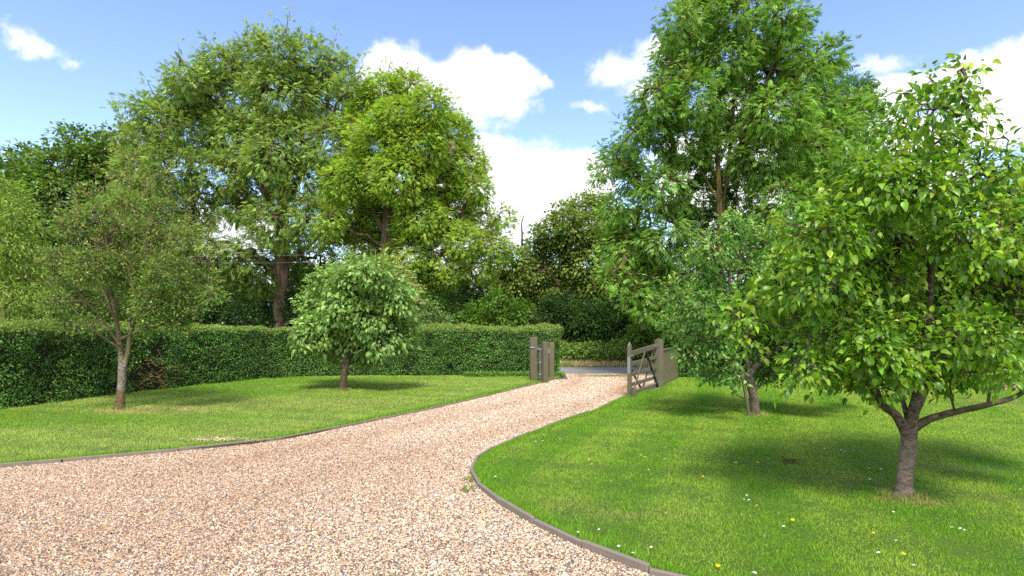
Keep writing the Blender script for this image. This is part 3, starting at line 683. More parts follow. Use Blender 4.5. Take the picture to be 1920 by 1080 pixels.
for (u0, z0), (u1, z1), off, mt in (((.04, .08), (.47, 1.06), -.045, m_post), ((.50, 1.07), (.985, .02), -.045, m_black), ((.06, .74), (.50, .0), .045, m_black), ((.50, .08), (.93, 1.08), .045, m_post)):
    mb = MB(); mb.bar(G(u0, max(z0, .03), off), G(u1, max(z1, .03), off), .058, .024, (0, 0, 1)); mb.build('brace', mt, gate)
mb = MB(); mb.frame_box(G(-.022, .78, .0), (*gd, 0), (*gn, 0), (0, 0, 1), .004, .034, .20, .001); mb.build('latch_plate', m_iron, gate)
mb = MB(); mb.tube(np.array([G(-.02, 1.24, 0), G(-.01, 1.31, 0), G(.02, 1.32, 0), G(.03, 1.27, 0)]), .010, 6); mb.build('latch_loop', m_iron, gate); mb = MB(); mb.bar(G(-.03, 1.0, -.06), G(.05, 1.0, -.06), .03, .02); mb.build('latch', m_iron, gate)
for z in (1.16, .16): 
    mb = MB(); mb.bar(G(.84, z, -.036), G(1.02, z + .012, -.036), .05, .014); mb.tube(np.array([G(1.03, z - .05, .02), G(1.03, z + .07, .02)]), .018, 8); mb.build('hinge', m_iron, gate)
s0 = gp(1188, 747); post('stake', 'short timber stop stake in the grass beside the gate foot', s0[0], s0[1], .105, .265, m_post, .5, cat='stake')
# boarded fence running back from the hanging post
fa, fb = np.array([4.22, 16.42]), np.array([5.35, 18.95]); fd = (fb - fa) / np.linalg.norm(fb - fa); fn = np.array([-fd[1], fd[0]]); FL = np.linalg.norm(fb - fa)
fence = empty('board_fence', (fa[0], fa[1], 0)); tag(fence, 'close boarded timber fence panel running back from the hanging post', 'fence')
mb = MB(); g = R(4)
for k in range(24):
    u0, u1 = k / 24 * FL, (k + 1) / 24 * FL - .004; c = fa + fd * (u0 + u1) / 2 + fn * (.006 * (k % 2)); mb.frame_box((*c, .58 + g.normal(0, .006)), (*fd, 0), (*fn, 0), (0, 0, 1), (u1 - u0) / 2, .009, .45, .003)
mb.build('boards', m_postg, fence)
mb = MB(); mb.frame_box((*(fa + fd * FL / 2), .06), (*fd, 0), (*fn, 0), (0, 0, 1), FL / 2, .02, .085, .004); mb.build('gravel_board', m_postg, fence)
mb = MB(); mb.frame_box((*(fa + fd * FL / 2 + fn * .04), .19), (*fd, 0), (*fn, 0), (0, 0, 1), FL / 2, .03, .022, .004); mb.frame_box((*(fa + fd * FL / 2 + fn * .0), 1.045), (*fd, 0), (*fn, 0), (0, 0, 1), FL / 2, .035, .018, .004); mb.build('rail', m_postg, fence)

# ------------------------------------------------------------------ beyond the road: bank, nettles
m_verge, t, b = material('dry_grass'); P = t.pos(); f = t.noise(P, 2.2, 5, .6)
t.set(b.inputs['Base Color'], t.cr(f, [(.35, (.09, .12, .03)), (.55, (.22, .19, .09)), (.75, (.34, .27, .16))])); bump(t, b, t.noise(P, 40, 4), .8, .03)
g = R(91); nx, ny = 240, 14; X, Y = np.meshgrid(np.linspace(-60, 60, nx), np.linspace(0, 1, ny)); yy = 24.45 + Y * 6 + .12 * fnoise(np.c_[X.ravel(), Y.ravel() * 0], 5, .8).reshape(X.shape)
Z = .30 * np.clip(Y * 3.2, 0, 1) ** .6 + .06 * fnoise(np.c_[X.ravel(), yy.ravel()], 6, 1.4).reshape(X.shape) * (Y > 0) - .03; i = (np.arange(ny - 1)[:, None] * nx + np.arange(nx - 1)).ravel()
o = build('road_bank', np.stack([X, yy, Z], 2).reshape(-1, 3), np.stack([i, i + 1, i + nx + 1, i + nx], 1), m_verge, smooth=True); o['kind'] = 'structure'
n = 26000; Q = np.c_[g.uniform(-6, 14, n), 24.5 + 1.5 * g.random(n)]; z = .30 * np.clip((Q[:, 1] - 24.45) / 6 * 3.2, 0, 1) ** .6 - .02
dryp = fnoise(Q, 8, .9) > .05; cc = palette(g, n, [(.12, .17, .03), (.20, .22, .06)], .2); cc[dryp] = palette(g, int(dryp.sum()), [(.36, .29, .16), (.46, .37, .23), (.24, .22, .09)], .18)
V, F, C = blade_mesh(Q, z, g.uniform(.05, .16, n), np.full(n, .022), cc, g, 1.4)
tag(build('verge_grass', V, F, m_blade, col=C), 'dry straw coloured grass on the bank beyond the road', 'grass', kind='stuff')
m_nettle = leaf_mat('nettle_leaf', .55, .3, .3)
n = 46000; Q = np.c_[g.uniform(-12, 17, n), 25.15 + 2.8 * g.random(n) ** 1.2]; top = .55 + .55 * (1 + .35 * fnoise(Q, 12, 1.3)) * np.clip((Q[:, 1] - 24.9) * 1.4, .25, 1); z = .18 + (top - .18) * g.random(n) ** .6
V, F, C = scatter(leaf_simple(.6), np.c_[Q, z], unit(g, n) + [0, 0, -.35], unit(g, n) * .6 + [0, -.2, 1], g.uniform(.08, .17, n), palette(g, n, [(.075, .14, .025), (.12, .20, .04), (.18, .26, .06)], .2) * np.exp(.22 * fnoise(Q, 13, 1.8))[:, None])
tag(build('nettles', V, F, m_nettle, col=C), 'nettles and weeds growing thick along the far bank of the road', 'weeds', kind='stuff')
# low growth at the foot of the hedge by the posts
n = 2600; Q = np.c_[g.uniform(-1.6, 1.75, n), 19.62 - np.abs(g.normal(0, .16, n))]; V, F, C = scatter(leaf_simple(.7), np.c_[Q, .05 + .14 * g.random(n)], unit(g, n) + [0, 0, .2], unit(g, n) * .5 + [0, -.3, 1], g.uniform(.03, .07, n), palette(g, n, [(.06, .15, .015), (.12, .22, .03)]))
tag(build('ground_ivy', V, F, m_nettle, col=C), 'low bright green ground cover at the hedge foot behind the gate posts', 'weeds', kind='stuff')
n = 2200; c0 = gp(1140, 706); Q = c0 + g.normal(0, 1, (n, 2)) * [.42, .12]; V, F, C = blade_mesh(Q, np.full(n, .0), g.uniform(.03, .07, n), np.full(n, .012), palette(g, n, [(.13, .17, .04), (.22, .22, .08)]), g, 1.)
tag(build('grass_patch', V, F, m_blade, col=C), 'thin patch of grass in the middle of the drive mouth', 'grass', kind='stuff')

# ------------------------------------------------------------------ garden trees
PINN = [leaf_pinnate(4, seed=s, droop=.12 + .1 * s, w=.15) for s in range(3)]
b_pear = bark_mat('pear_bark', (.045, .034, .024), (.115, .088, .066), (.20, .165, .125), .30, 10, ((.25, .195, .165), .62))
b_apple = bark_mat('apple_bark', (.03, .024, .02), (.08, .062, .05), (.14, .115, .10), .1, 14, ((.20, .155, .12), .55))
b_plum = bark_mat('plum_bark', (.04, .03, .024), (.12, .085, .06), (.20, .15, .11), .15, 14)
b_crab = bark_mat('crab_bark', (.07, .055, .03), (.17, .135, .075), (.28, .24, .17), .35, 10, ((.24, .155, .08), .42), ((.34, .295, .235), .98))
b_ash = bark_mat('ash_bark', (.06, .045, .022), (.135, .10, .045), (.21, .165, .06), .0, 5)
b_big = bark_mat('dark_bark', (.06, .042, .028), (.16, .115, .08), (.25, .185, .13), .0, 4)
m_glossy = leaf_mat('pear_leaf', .36, .5, .45, gain=2.1)
m_matt = leaf_mat('matt_leaf', .55, .3, .45, gain=2.3)
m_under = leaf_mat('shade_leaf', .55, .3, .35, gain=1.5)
m_soft = leaf_mat('ash_leaf', .55, .3, .50, gain=2.15)

# pear tree, nearest
D = 5.7
pear_lobes = lobes_at([(1748, 150, 20), (1680, 175, 30), (1690, 230, 38), (1745, 205, 40), (1800, 175, 30), (1812, 125, 14), (1760, 265, 40), (1700, 290, 35), (1820, 225, 18),
    (1600, 310, 34), (1582, 280, 18), (1600, 375, 45), (1660, 350, 55), (1735, 350, 55), (1810, 350, 50), (1865, 320, 45), (1910, 350, 45), (1960, 380, 60),
    (1510, 440, 42), (1480, 420, 18), (1465, 490, 34), (1560, 440, 50), (1640, 440, 70), (1730, 450, 70), (1830, 440, 70), (1920, 450, 70), (2000, 460, 70),
    (1450, 540, 36), (1530, 530, 60), (1620, 540, 75), (1720, 550, 80), (1820, 540, 80), (1920, 550, 80), (2010, 560, 70),
    (1480, 600, 40), (1560, 620, 55), (1650, 640, 60), (1740, 640, 60), (1840, 635, 55), (1920, 640, 55), (2000, 640, 50), (1620, 690, 40), (1700, 690, 35), (1570, 670, 30), (1890, 680, 40), (1390, 600, 26, -.2), (1345, 575, 20, -.2), (1420, 570, 26, -.2), (1400, 640, 22, -.1), (1655, 720, 24), (1765, 700, 38), (1830, 695, 38), (1560, 695, 32), (1505, 690, 32), (1610, 715, 26), (1690, 690, 30, -.6), (1640, 660, 34, -.6), (1740, 660, 34, -.6), (1950, 690, 40)], D, seed=2, deep=.75)
pear_stems = [st(D, (1691, None, 0.1215), (1691, 938, 0.0972), (1694, 920, 0.0765), (1698, 880, 0.0675), (1703, 840, 0.0648), (1707, 805, 0.0684), (1712, 780, 0.0504), (1722, 730, 0.0450), (1733, 660, 0.0414), (1742, 560, 0.0324), (1752, 420, 0.0216), (1750, 300, 0.0126), (1748, 190, 0.0054)),
    st(D, (1700, 812, 0.0540), (1682, 780, 0.0414), (1655, 758, 0.0360), (1640, 725, 0.0306), (1615, 670, 0.0252), (1590, 600, 0.0198), (1560, 500, 0.0126), (1545, 430, 0.0063)),
    st(D, (1706, 808, 0.0495), (1738, 788, 0.0360), (1775, 776, 0.0333), (1815, 767, 0.0297), (1862, 756, 0.0261), (1905, 743, 0.0225), (1950, 715, 0.0153)),
    st(D, (1716, 770, 0.0405, .1), (1745, 710, 0.0324, .2), (1775, 650, 0.0270, .3), (1810, 560, 0.0216, .4), (1850, 440, 0.0126, .4)),
    st(D, (1852, 758, 0.0144), (1856, 735, 0.0126), (1864, 700, 0.0108), (1872, 650, 0.0072)), st(D, (1790, 772, 0.0108), (1784, 745, 0.0090), (1780, 715, 0.0054)),
    st(D, (1706, 800, 0.0315, .05), (1690, 745, 0.0198, .25), (1665, 690, 0.0144, .5), (1620, 600, 0.0090, .7)), st(D, (1668, 765, 0.0162, 0), (1640, 745, 0.0108, -.1), (1612, 700, 0.0081, -.2), (1520, 630, 0.0063, -.25), (1400, 600, 0.0045, -.2))]
PEAR = [(.034, .085, .008), (.055, .125, .010), (.080, .165, .012), (.11, .20, .018), (.15, .235, .025)]
tree('pear_tree', 'glossy green pear tree with banded trunk growing nearest on the right lawn', 'tree', pear_stems, pear_lobes, b_pear, m_glossy, leaf_full(), PEAR, 2900, 10, .071, .15, 101, tip_r=.0026,
     droop=.55, shell=.25, tipcol=[(.15, .24, .02), (.22, .285, .03)], tipfrac=.15, smooth=True, wob=.10, minz=.85, upj=.6, sides=18, shoots=55, shoot_len=.30, pw=.46)

D = 11.0
apple_lobes = lobes_at([(1375, 425, 26), (1340, 470, 34), (1400, 470, 42), (1450, 455, 36), (1310, 520, 30), (1360, 530, 45), (1430, 530, 50), (1490, 520, 45), (1275, 560, 26), (1320, 580, 40), (1390, 600, 50), (1470, 600, 50), (1540, 590, 45),
    (1275, 620, 30), (1330, 640, 40), (1400, 650, 40), (1470, 655, 40), (1540, 650, 45), (1590, 660, 35), (1290, 670, 26), (1350, 690, 24), (1500, 690, 26), (1560, 690, 28), (1610, 690, 22), (1440, 700, 22), (1380, 705, 18), (1320, 705, 16), (1255, 540, 14), (1300, 480, 14)], D, seed=4, deep=.9)
apple_stems = [st(D, (1419, None, .105), (1418, 782, .10), (1416, 765, .085), (1412, 740, .078), (1406, 715, .08), (1400, 690, .07), (1400, 640, .055), (1405, 560, .035), (1400, 480, .015)),
    st(D, (1402, 715, .07), (1385, 690, .055), (1355, 660, .04), (1320, 620, .025), (1300, 570, .012)), st(D, (1401, 710, .06), (1425, 680, .05), (1470, 650, .035), (1530, 620, .02)), st(D, (1398, 700, .05), (1390, 640, .035, -.4), (1370, 560, .02, -.6), (1370, 470, .008, -.5))]
APPLE = [(.040, .095, .022), (.055, .125, .028), (.08, .16, .04), (.11, .19, .055)]
tree('apple_tree', 'grey green apple tree leaning by a prop stake behind the open gate', 'tree', apple_stems, apple_lobes, b_apple, m_matt, leaf_full(.6, .12, .15), APPLE, 2200, 9, .080, .16, 102, tip_r=.003,
     droop=.30, shell=.3, tipcol=[(.16, .24, .07), (.24, .30, .11)], tipfrac=.18, wob=.12, minz=.55, shoots=60, shoot_len=.32)
p0 = gp(1406, 784); mb = MB(); mb.bar([*p0, -.05], at(1390, 690, 10.75), .05, .05, (0, 1, 0)); tag(mb.build('tree_stake', m_post, origin=[*p0, 0]), 'slim slanting timber stake propped beside the apple tree trunk', 'stake')

D = 15.2
plum_lobes = lobes_at([(655, 505, 24), (700, 512, 28), (620, 530, 32), (665, 535, 38), (720, 545, 36), (750, 560, 26), (595, 570, 30), (640, 580, 45), (700, 590, 45), (750, 600, 30), (575, 620, 24), (610, 625, 40), (660, 635, 45), (715, 635, 42), (755, 635, 22), (570, 645, 14), (690, 668, 24), (640, 662, 22), (560, 605, 10), (590, 540, 14)], D, seed=6, deep=1.1)
plum_stems = [st(D, (643, None, .12), (643, 735, .115), (644, 715, .09), (647, 690, .085), (651, 668, .085), (655, 630, .05), (660, 580, .035), (665, 520, .012)), st(D, (650, 672, .06), (668, 655, .045), (700, 620, .03), (720, 570, .012)), st(D, (649, 670, .05), (630, 645, .035), (605, 610, .02)), st(D, (647, 692, .03), (625, 672, .02), (600, 655, .01))]
PLUM = [(.085, .145, .045), (.105, .175, .055), (.135, .205, .07), (.17, .24, .095)]
tree('plum_tree', 'small round headed pale green fruit tree standing before the hedge corner', 'tree', plum_stems, plum_lobes, b_plum, m_matt, leaf_full(.62, .10, .2), PLUM, 1400, 10, .125, .20, 103, tip_r=.004,
     droop=.5, shell=.35, tipcol=[(.16, .24, .06), (.2, .27, .09)], tipfrac=.12, wob=.10, minz=.75, shoots=40, shoot_len=.35)

D = 11.8
crab_lobes = lobes_at([(235, 380, 26), (180, 400, 28), (300, 395, 26), (130, 430, 26), (210, 440, 38), (275, 440, 36), (345, 450, 22), (110, 490, 28), (170, 500, 42), (245, 510, 46), (315, 510, 38), (380, 530, 22), (100, 565, 24), (150, 565, 36), (215, 570, 34), (290, 570, 40), (350, 565, 32), (400, 552, 16), (130, 610, 20), (330, 605, 24), (175, 610, 18), (275, 615, 16)], D, seed=8, deep=1.0)
crab_stems = [st(D, (224, None, .10), (224, 770, .098), (226, 750, .085), (228, 715, .072), (229, 685, .075), (226, 655, .05), (222, 625, .044), (215, 580, .035), (205, 510, .02), (195, 420, .008)), st(D, (231, 690, .055), (240, 662, .043), (243, 635, .038), (252, 600, .032), (265, 540, .02), (275, 440, .008)), st(D, (230, 640, .03, .1), (200, 560, .02, .3), (160, 470, .012, .5), (135, 390, .005, .6)), st(D, (243, 630, .026, -.1), (275, 550, .018, -.3), (310, 450, .011, -.4), (330, 380, .005, -.5)), st(D, (226, 650, .026, -.1), (185, 590, .017, -.4), (130, 530, .010, -.6), (100, 490, .005, -.7)), st(D, (246, 615, .022, .2), (235, 500, .014, .5), (232, 400, .008, .6), (238, 340, .004, .6)),
    st(D, (226, 636, .04), (243, 628, .03), (275, 610, .022), (330, 575, .014), (380, 545, .006)), st(D, (222, 650, .03), (205, 640, .022), (170, 615, .016), (130, 570, .008)), st(D, (245, 620, .02, -.1), (255, 580, .016, -.4), (240, 500, .010, -.6))]
CRAB = [(.050, .095, .022), (.07, .125, .030), (.095, .15, .036), (.13, .175, .05)]
tree('crab_apple_tree', 'airy twiggy olive tree with pale ringed trunk before the hedge', 'tree', crab_stems, crab_lobes, b_crab, m_matt, leaf_simple(.58, .1, .1), CRAB, 3100, 8, .062, .14, 104, tip_r=.0034,
     droop=.1, shell=.25, tipcol=[(.15, .17, .05), (.19, .18, .06), (.18, .22, .07)], tipfrac=.14, wob=.10, minz=.9, shoots=240, shoot_len=1.0, pw=.39, limb_up=-.12, ljit=.018)

# ------------------------------------------------------------------ big trees beyond the road
D = 30.
ash_lobes = lobes_at([(420, 125, 42), (470, 115, 42), (525, 105, 45), (580, 112, 42), (620, 135, 36), (350, 150, 34), (370, 180, 45), (320, 190, 30), (440, 190, 60), (530, 185, 65), (610, 195, 50), (655, 170, 28), (255, 210, 28), (300, 235, 40), (270, 270, 40), (360, 250, 50), (440, 270, 55), (530, 270, 60), (620, 270, 50),
    (260, 330, 40), (320, 320, 50), (400, 335, 50), (490, 350, 55), (580, 345, 55), (650, 330, 40), (300, 400, 40), (360, 405, 36), (440, 385, 36), (520, 420, 50), (600, 420, 45), (380, 490, 34), (330, 470, 34), (460, 480, 34), (540, 485, 34), (600, 490, 36), (420, 540, 30), (500, 300, 40), (235, 390, 30), (540, 560, 16), (400, 455, 20), (345, 440, 30), (430, 510, 30), (480, 525, 30), (385, 560, 34), (335, 550, 36), (450, 565, 28), (290, 520, 34), (580, 540, 26)], D, seed=10, deep=2.6)
ash_stems = [st(D, (530, None, .45), (529, 600, .42), (528, 520, .38), (529, 450, .33), (532, 380, .27), (540, 300, .2), (548, 210, .12), (555, 130, .05)), st(D, (529, 440, .25), (505, 380, .18), (470, 310, .14), (430, 230, .08), (410, 150, .03)), st(D, (529, 470, .2), (480, 430, .14), (410, 390, .10), (330, 340, .06), (270, 270, .03)), st(D, (534, 380, .2), (570, 320, .14), (605, 250, .08), (620, 160, .03)), st(D, (529, 500, .16), (580, 460, .11), (640, 400, .06))]
ASH_L = [(.072, .12, .028), (.10, .16, .038), (.14, .20, .055), (.19, .25, .08)]
tree('ash_tree', 'tallest feathery pale green ash behind the long hedge', 'tree', ash_stems, ash_lobes, b_big, m_soft, PINN, ASH_L, 4200, 13, .27, .42, 105, tip_r=.010, droop=.32, shell=.5, tipcol=[(.15, .22, .05), (.2, .26, .08)], tipfrac=.2, minz=3.2, clj=.2, shoots=70, shoot_len=1.3)

D = 27.
gold_lobes = lobes_at([(720, 175, 32), (765, 165, 28), (690, 205, 32), (745, 230, 42, -1.8), (805, 205, 34), (665, 250, 32), (715, 275, 46, -1.2), (785, 280, 48, -1.6), (845, 255, 38), (870, 310, 38), (820, 335, 46), (750, 335, 50, -2), (680, 330, 46), (640, 345, 36), (895, 355, 24), (650, 410, 40), (720, 410, 50), (790, 415, 46), (855, 390, 40), (620, 420, 22), (905, 420, 26), (945, 405, 15), (870, 455, 36), (930, 465, 26), (690, 470, 34), (770, 480, 40), (840, 500, 34), (900, 505, 26), (720, 520, 30), (795, 525, 28)], D, seed=12, deep=2.2)
gold_stems = [st(D, (722, None, .36), (722, 600, .34), (722, 520, .30), (724, 450, .26), (730, 380, .2), (738, 300, .14), (742, 200, .05)), st(D, (722, 470, .18), (760, 420, .13), (805, 360, .09), (850, 300, .04)), st(D, (722, 500, .16), (780, 470, .11), (850, 450, .07), (920, 425, .03)), st(D, (723, 440, .15), (695, 380, .1), (675, 300, .05)), st(D, (722, 540, .12), (780, 520, .09), (850, 510, .05), (905, 500, .03))]
GOLD = [(.090, .160, .020), (.12, .195, .027), (.155, .230, .036), (.19, .262, .048)]
tree('ash_tree', 'domed yellow green ash behind the hedge with bare limbs showing', 'tree', gold_stems, gold_lobes, b_big, m_soft, PINN, GOLD, 4600, 14, .205, .33, 106, tip_r=.010, droop=.25, shell=.55, tipcol=[(.20, .27, .035), (.245, .295, .045)], tipfrac=.3, minz=2.2, clj=.2, shoots=40, shoot_len=.8)

D = 20.
rash_lobes = lobes_at([(1280, 50, 40), (1265, 110, 40), (1545, 110, 34), (1225, 200, 38), (1170, 300, 30), (1320, 10, 40), (1370, 30, 40), (1300, 95, 42), (1360, 110, 50), (1420, 70, 40), (1475, 30, 34), (1480, 95, 38), (1440, 140, 50), (1515, 140, 34), (1265, 170, 30), (1310, 190, 46), (1380, 200, 55), (1460, 215, 55), (1530, 200, 40), (1240, 160, 16), (1230, 240, 34), (1180, 255, 26), (1150, 300, 24), (1285, 275, 46), (1355, 290, 50, .6), (1430, 300, 50), (1510, 290, 48), (1570, 250, 36), (1190, 330, 32), (1125, 325, 12), (1240, 360, 45), (1310, 375, 48, 1.6), (1390, 385, 46, 1.6), (1470, 380, 46), (1540, 370, 40), (1155, 395, 28), (1190, 430, 38), (1250, 450, 46), (1320, 460, 42, 1.6), (1400, 460, 40, 1.6), (1470, 460, 40), (1170, 480, 30), (1220, 520, 38), (1290, 530, 36), (1150, 520, 24), (1240, 580, 34), (1200, 560, 34), (1160, 460, 30), (1290, 600, 34), (1620, 320, 40), (1590, 400, 40), (1545, 300, 44), (1600, 200, 30), (1380, -40, 45), (1300, -40, 40), (1460, -40, 40)], D, seed=14, deep=1.8)
rash_stems = [st(D, (1352, None, 0.1224), (1351, 600, 0.1152), (1350, 500, 0.1080), (1349, 400, 0.0972), (1347, 330, 0.0792), (1340, 240, 0.0576), (1325, 140, 0.0396), (1310, 40, 0.0216), (1300, -60, 0.0086)), st(D, (1350, 420, 0.0720, .1), (1362, 340, 0.0612, .2), (1372, 250, 0.0504, .3), (1380, 150, 0.0360, .3), (1390, 30, 0.0216, .3), (1390, -60, 0.0086, .3)), st(D, (1365, 320, 0.0432, .2), (1395, 260, 0.0360, .2), (1430, 170, 0.0288, .2), (1465, 70, 0.0180, .2), (1475, -40, 0.0072, .2)),
    st(D, (1350, 480, 0.0504), (1310, 440, 0.0360), (1260, 400, 0.0288), (1200, 340, 0.0180), (1140, 310, 0.0072)), st(D, (1350, 540, 0.0432), (1300, 520, 0.0324), (1240, 490, 0.0216), (1180, 470, 0.0086)), st(D, (1352, 500, 0.0432), (1400, 440, 0.0360), (1450, 390, 0.0252), (1510, 330, 0.0144)), st(D, (1348, 380, 0.0360), (1310, 310, 0.0288), (1275, 230, 0.0180), (1265, 160, 0.0072))]
RASH = [(.055, .120, .018), (.075, .155, .022), (.105, .19, .030), (.14, .23, .05)]
tree('ash_tree', 'tall slender many stemmed ash rising out of frame behind the gate', 'tree', rash_stems, rash_lobes, b_ash, m_soft, PINN, RASH, 4500, 10, .225, .32, 107, tip_r=.007, droop=.32, shell=.4, tipcol=[(.14, .22, .07), (.19, .26, .10)], tipfrac=.14, minz=1.6, clj=.22, shoots=70, shoot_len=.9)

D = 26.
back_lobes = lobes_at([(1590, 180, 34), (1550, 150, 26), (1610, 230, 38), (1560, 250, 45), (1510, 230, 40), (1630, 290, 34), (1580, 330, 45), (1520, 330, 45), (1640, 360, 40), (1580, 410, 45), (1640, 440, 45), (1700, 400, 45), (1720, 470, 50), (1600, 500, 50), (1680, 540, 50), (1780, 500, 50), (1860, 520, 50), (1520, 450, 45), (1560, 560, 45)], D, seed=16, deep=2.)
tree('ash_tree', 'dark blue green ash behind the slender one, beside the pear tree top', 'tree', [st(D, (1585, None, .25), (1585, 600, .23), (1580, 480, .18), (1575, 360, .12), (1572, 240, .05)), st(D, (1583, 500, .12), (1640, 430, .08), (1680, 380, .03)), st(D, (1584, 540, .12), (1690, 510, .08), (1800, 500, .03))], back_lobes, b_big, m_soft, PINN, [(.030, .085, .022), (.045, .11, .028), (.065, .14, .035)], 1400, 12, .32, .46, 108, tip_r=.01, droop=.3, shell=.45, minz=1.8)

D = 32.
SIMP = leaf_simple(.75, .1, .15)
MAPLE = [(.065, .105, .022), (.09, .135, .028), (.12, .165, .036), (.155, .19, .05)]
maple = tree('maple_tree', 'rounded olive green maple in the gap between the two ashes', 'tree', [st(D, (1070, None, .3), (1070, 610, .28), (1068, 540, .22), (1070, 460, .12), (1085, 400, .05)), st(D, (1070, 560, .15), (1030, 510, .1), (1000, 470, .04)), st(D, (1070, 560, .15), (1110, 500, .1), (1130, 440, .04))],
     lobes_at([(1095, 395, 24), (1130, 390, 20), (1065, 418, 28), (1110, 425, 30), (1030, 440, 26), (1075, 455, 34), (1130, 455, 30), (1005, 470, 24), (1040, 490, 34), (1095, 500, 34), (970, 490, 24), (990, 520, 30), (1145, 500, 30), (1060, 545, 36), (1120, 550, 36), (1000, 565, 34), (950, 540, 26), (1070, 600, 34), (1150, 590, 30), (1010, 600, 24), (1170, 430, 34), (1190, 480, 40), (1160, 540, 40), (1210, 540, 36), (960, 570, 30), (935, 600, 26), (1050, 400, 14), (1120, 372, 12), (950, 505, 22)], D, seed=18, deep=1.6), b_big, m_matt, SIMP, MAPLE, 2100, 24, .18, .46, 109, tip_r=.01, droop=.35, shell=.5, minz=.8, clj=.18)
q = np.array([at(978, y, D) for y in (470, 440, 420, 404)]) + np.array([(0, 0, 0), (.03, 0, 0), (.0, 0, 0), (.12, 0, 0)])
V, F = tube(spline(q, 10), np.linspace(.06, .025, 10), 5); build('dead_branch', V, [np.array([f for f in F if len(f) == 4]), np.array([f for f in F if len(f) == 3])], b_big, maple)
DARK = [(.030, .064, .014), (.046, .09, .018), (.068, .118, .024), (.095, .145, .033)]
tree('oak_tree', 'dark green broad tree at the far left end of the wood', 'tree', [st(34., (60, None, .35), (60, 560, .3), (65, 450, .2), (70, 340, .08)), st(34., (60, 520, .15), (110, 420, .1), (130, 320, .04))],
     lobes_at([(40, 300, 24), (20, 330, 30), (75, 315, 30), (140, 270, 26), (120, 305, 34), (165, 300, 30), (60, 360, 45), (120, 370, 45), (10, 390, 45), (70, 430, 50), (130, 440, 45), (20, 480, 50), (90, 500, 50), (-40, 400, 50), (150, 520, 45), (40, 560, 45), (120, 570, 40)], 34., seed=20, deep=2.2), b_big, m_matt, SIMP, DARK, 1300, 22, .24, .60, 110, tip_r=.012, droop=.35, shell=.5, minz=1., clj=.28)
tree('oak_tree', 'dark green tree tucked between the left wood and the tallest ash', 'tree', [st(33., (215, None, .35), (215, 560, .3), (212, 450, .2), (215, 330, .08)), st(33., (214, 520, .15), (250, 420, .08))],
     lobes_at([(210, 275, 26), (235, 265, 26), (185, 300, 30), (240, 310, 40), (200, 350, 45), (260, 370, 40), (180, 420, 45), (240, 430, 45), (210, 490, 45), (280, 460, 40), (260, 530, 40), (190, 560, 40), (300, 540, 36)], 33., seed=22, deep=2.2), b_big, m_matt, SIMP, DARK, 1000, 22, .24, .6, 111, tip_r=.012, droop=.35, shell=.5, minz=1., clj=.28)
WILL = [(.07, .13, .022), (.10, .165, .03), (.135, .195, .042), (.18, .235, .06)]
tree('willow_tree', 'soft yellow green tree at the edge of frame behind the hedge', 'tree', [st(15.5, (10, None, .12), (10, 600, .11), (15, 500, .07), (20, 400, .02)), st(15.5, (11, 570, .06), (45, 500, .03), (60, 450, .01))],
     lobes_at([(0, 370, 30), (25, 400, 30), (-20, 420, 45), (40, 440, 30), (10, 470, 40), (55, 480, 25), (25, 520, 40), (65, 530, 22), (-20, 510, 45), (40, 570, 30), (0, 580, 36), (75, 560, 12)], 15.5, seed=24, deep=1.2), b_crab, m_soft, leaf_simple(.3, .05, .2), WILL, 650, 24, .13, .36, 112, tip_r=.004, droop=.6, shell=.4, minz=1.2, clj=.2)

# ------------------------------------------------------------------ shrubs between the hedge and the wood
elder = bush('elder_shrub', 'elder bush with flat cream flower heads behind the round fruit tree', 'shrub', lobes_at([(715, 510, 28), (745, 525, 30), (770, 555, 24), (760, 590, 28), (720, 560, 36), (700, 590, 30), (740, 630, 40)], 22.6, seed=30, deep=.3), m_matt, [(.09, .13, .03), (.13, .17, .045), (.18, .21, .06)], 5200, .13, 130, b_crab)
g = R(31)
for px, py in [(722, 492), (745, 500), (758, 507), (735, 512), (768, 520), (750, 528), (776, 535), (762, 543), (785, 548), (772, 558), (786, 568), (778, 580), (760, 572), (744, 545), (790, 590), (730, 500), (752, 516), (766, 532), (780, 562)]:
    c = at(px + 6, py, 21.95 + g.uniform(-.25, .2)); rr = g.uniform(.10, .16); m = 44; a = g.uniform(0, 6.28, m); q = rr * np.sqrt(g.random(m))
    P3 = c + np.stack([q * np.cos(a), q * np.sin(a) - .04, .03 - q * .35 + g.normal(0, .008, m)], 1)
    v, f, cc = scatter(leaf_simple(.9, 0, 0), P3, unit(g, m) * [1, 1, .2], unit(g, m) * .3 + [0, -.5, 1], np.full(m, .055), palette(g, m, [(.20, .19, .10), (.28, .265, .17)], .08)); build('flower_head', v, f, m_matt, elder, col=cc)
bush('shrub', 'grey green shrub just above the hedge beside the elder', 'shrub', lobes_at([(810, 590, 22), (795, 605, 24), (830, 610, 20), (812, 640, 34)], 21.9, seed=33, deep=.2), m_matt, [(.06, .11, .035), (.09, .15, .05), (.13, .19, .075)], 3200, .10, 131, b_crab, spread=.2)
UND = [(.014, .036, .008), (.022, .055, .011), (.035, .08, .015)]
BR = [(.05, .12, .012), (.08, .16, .018), (.12, .20, .025)]
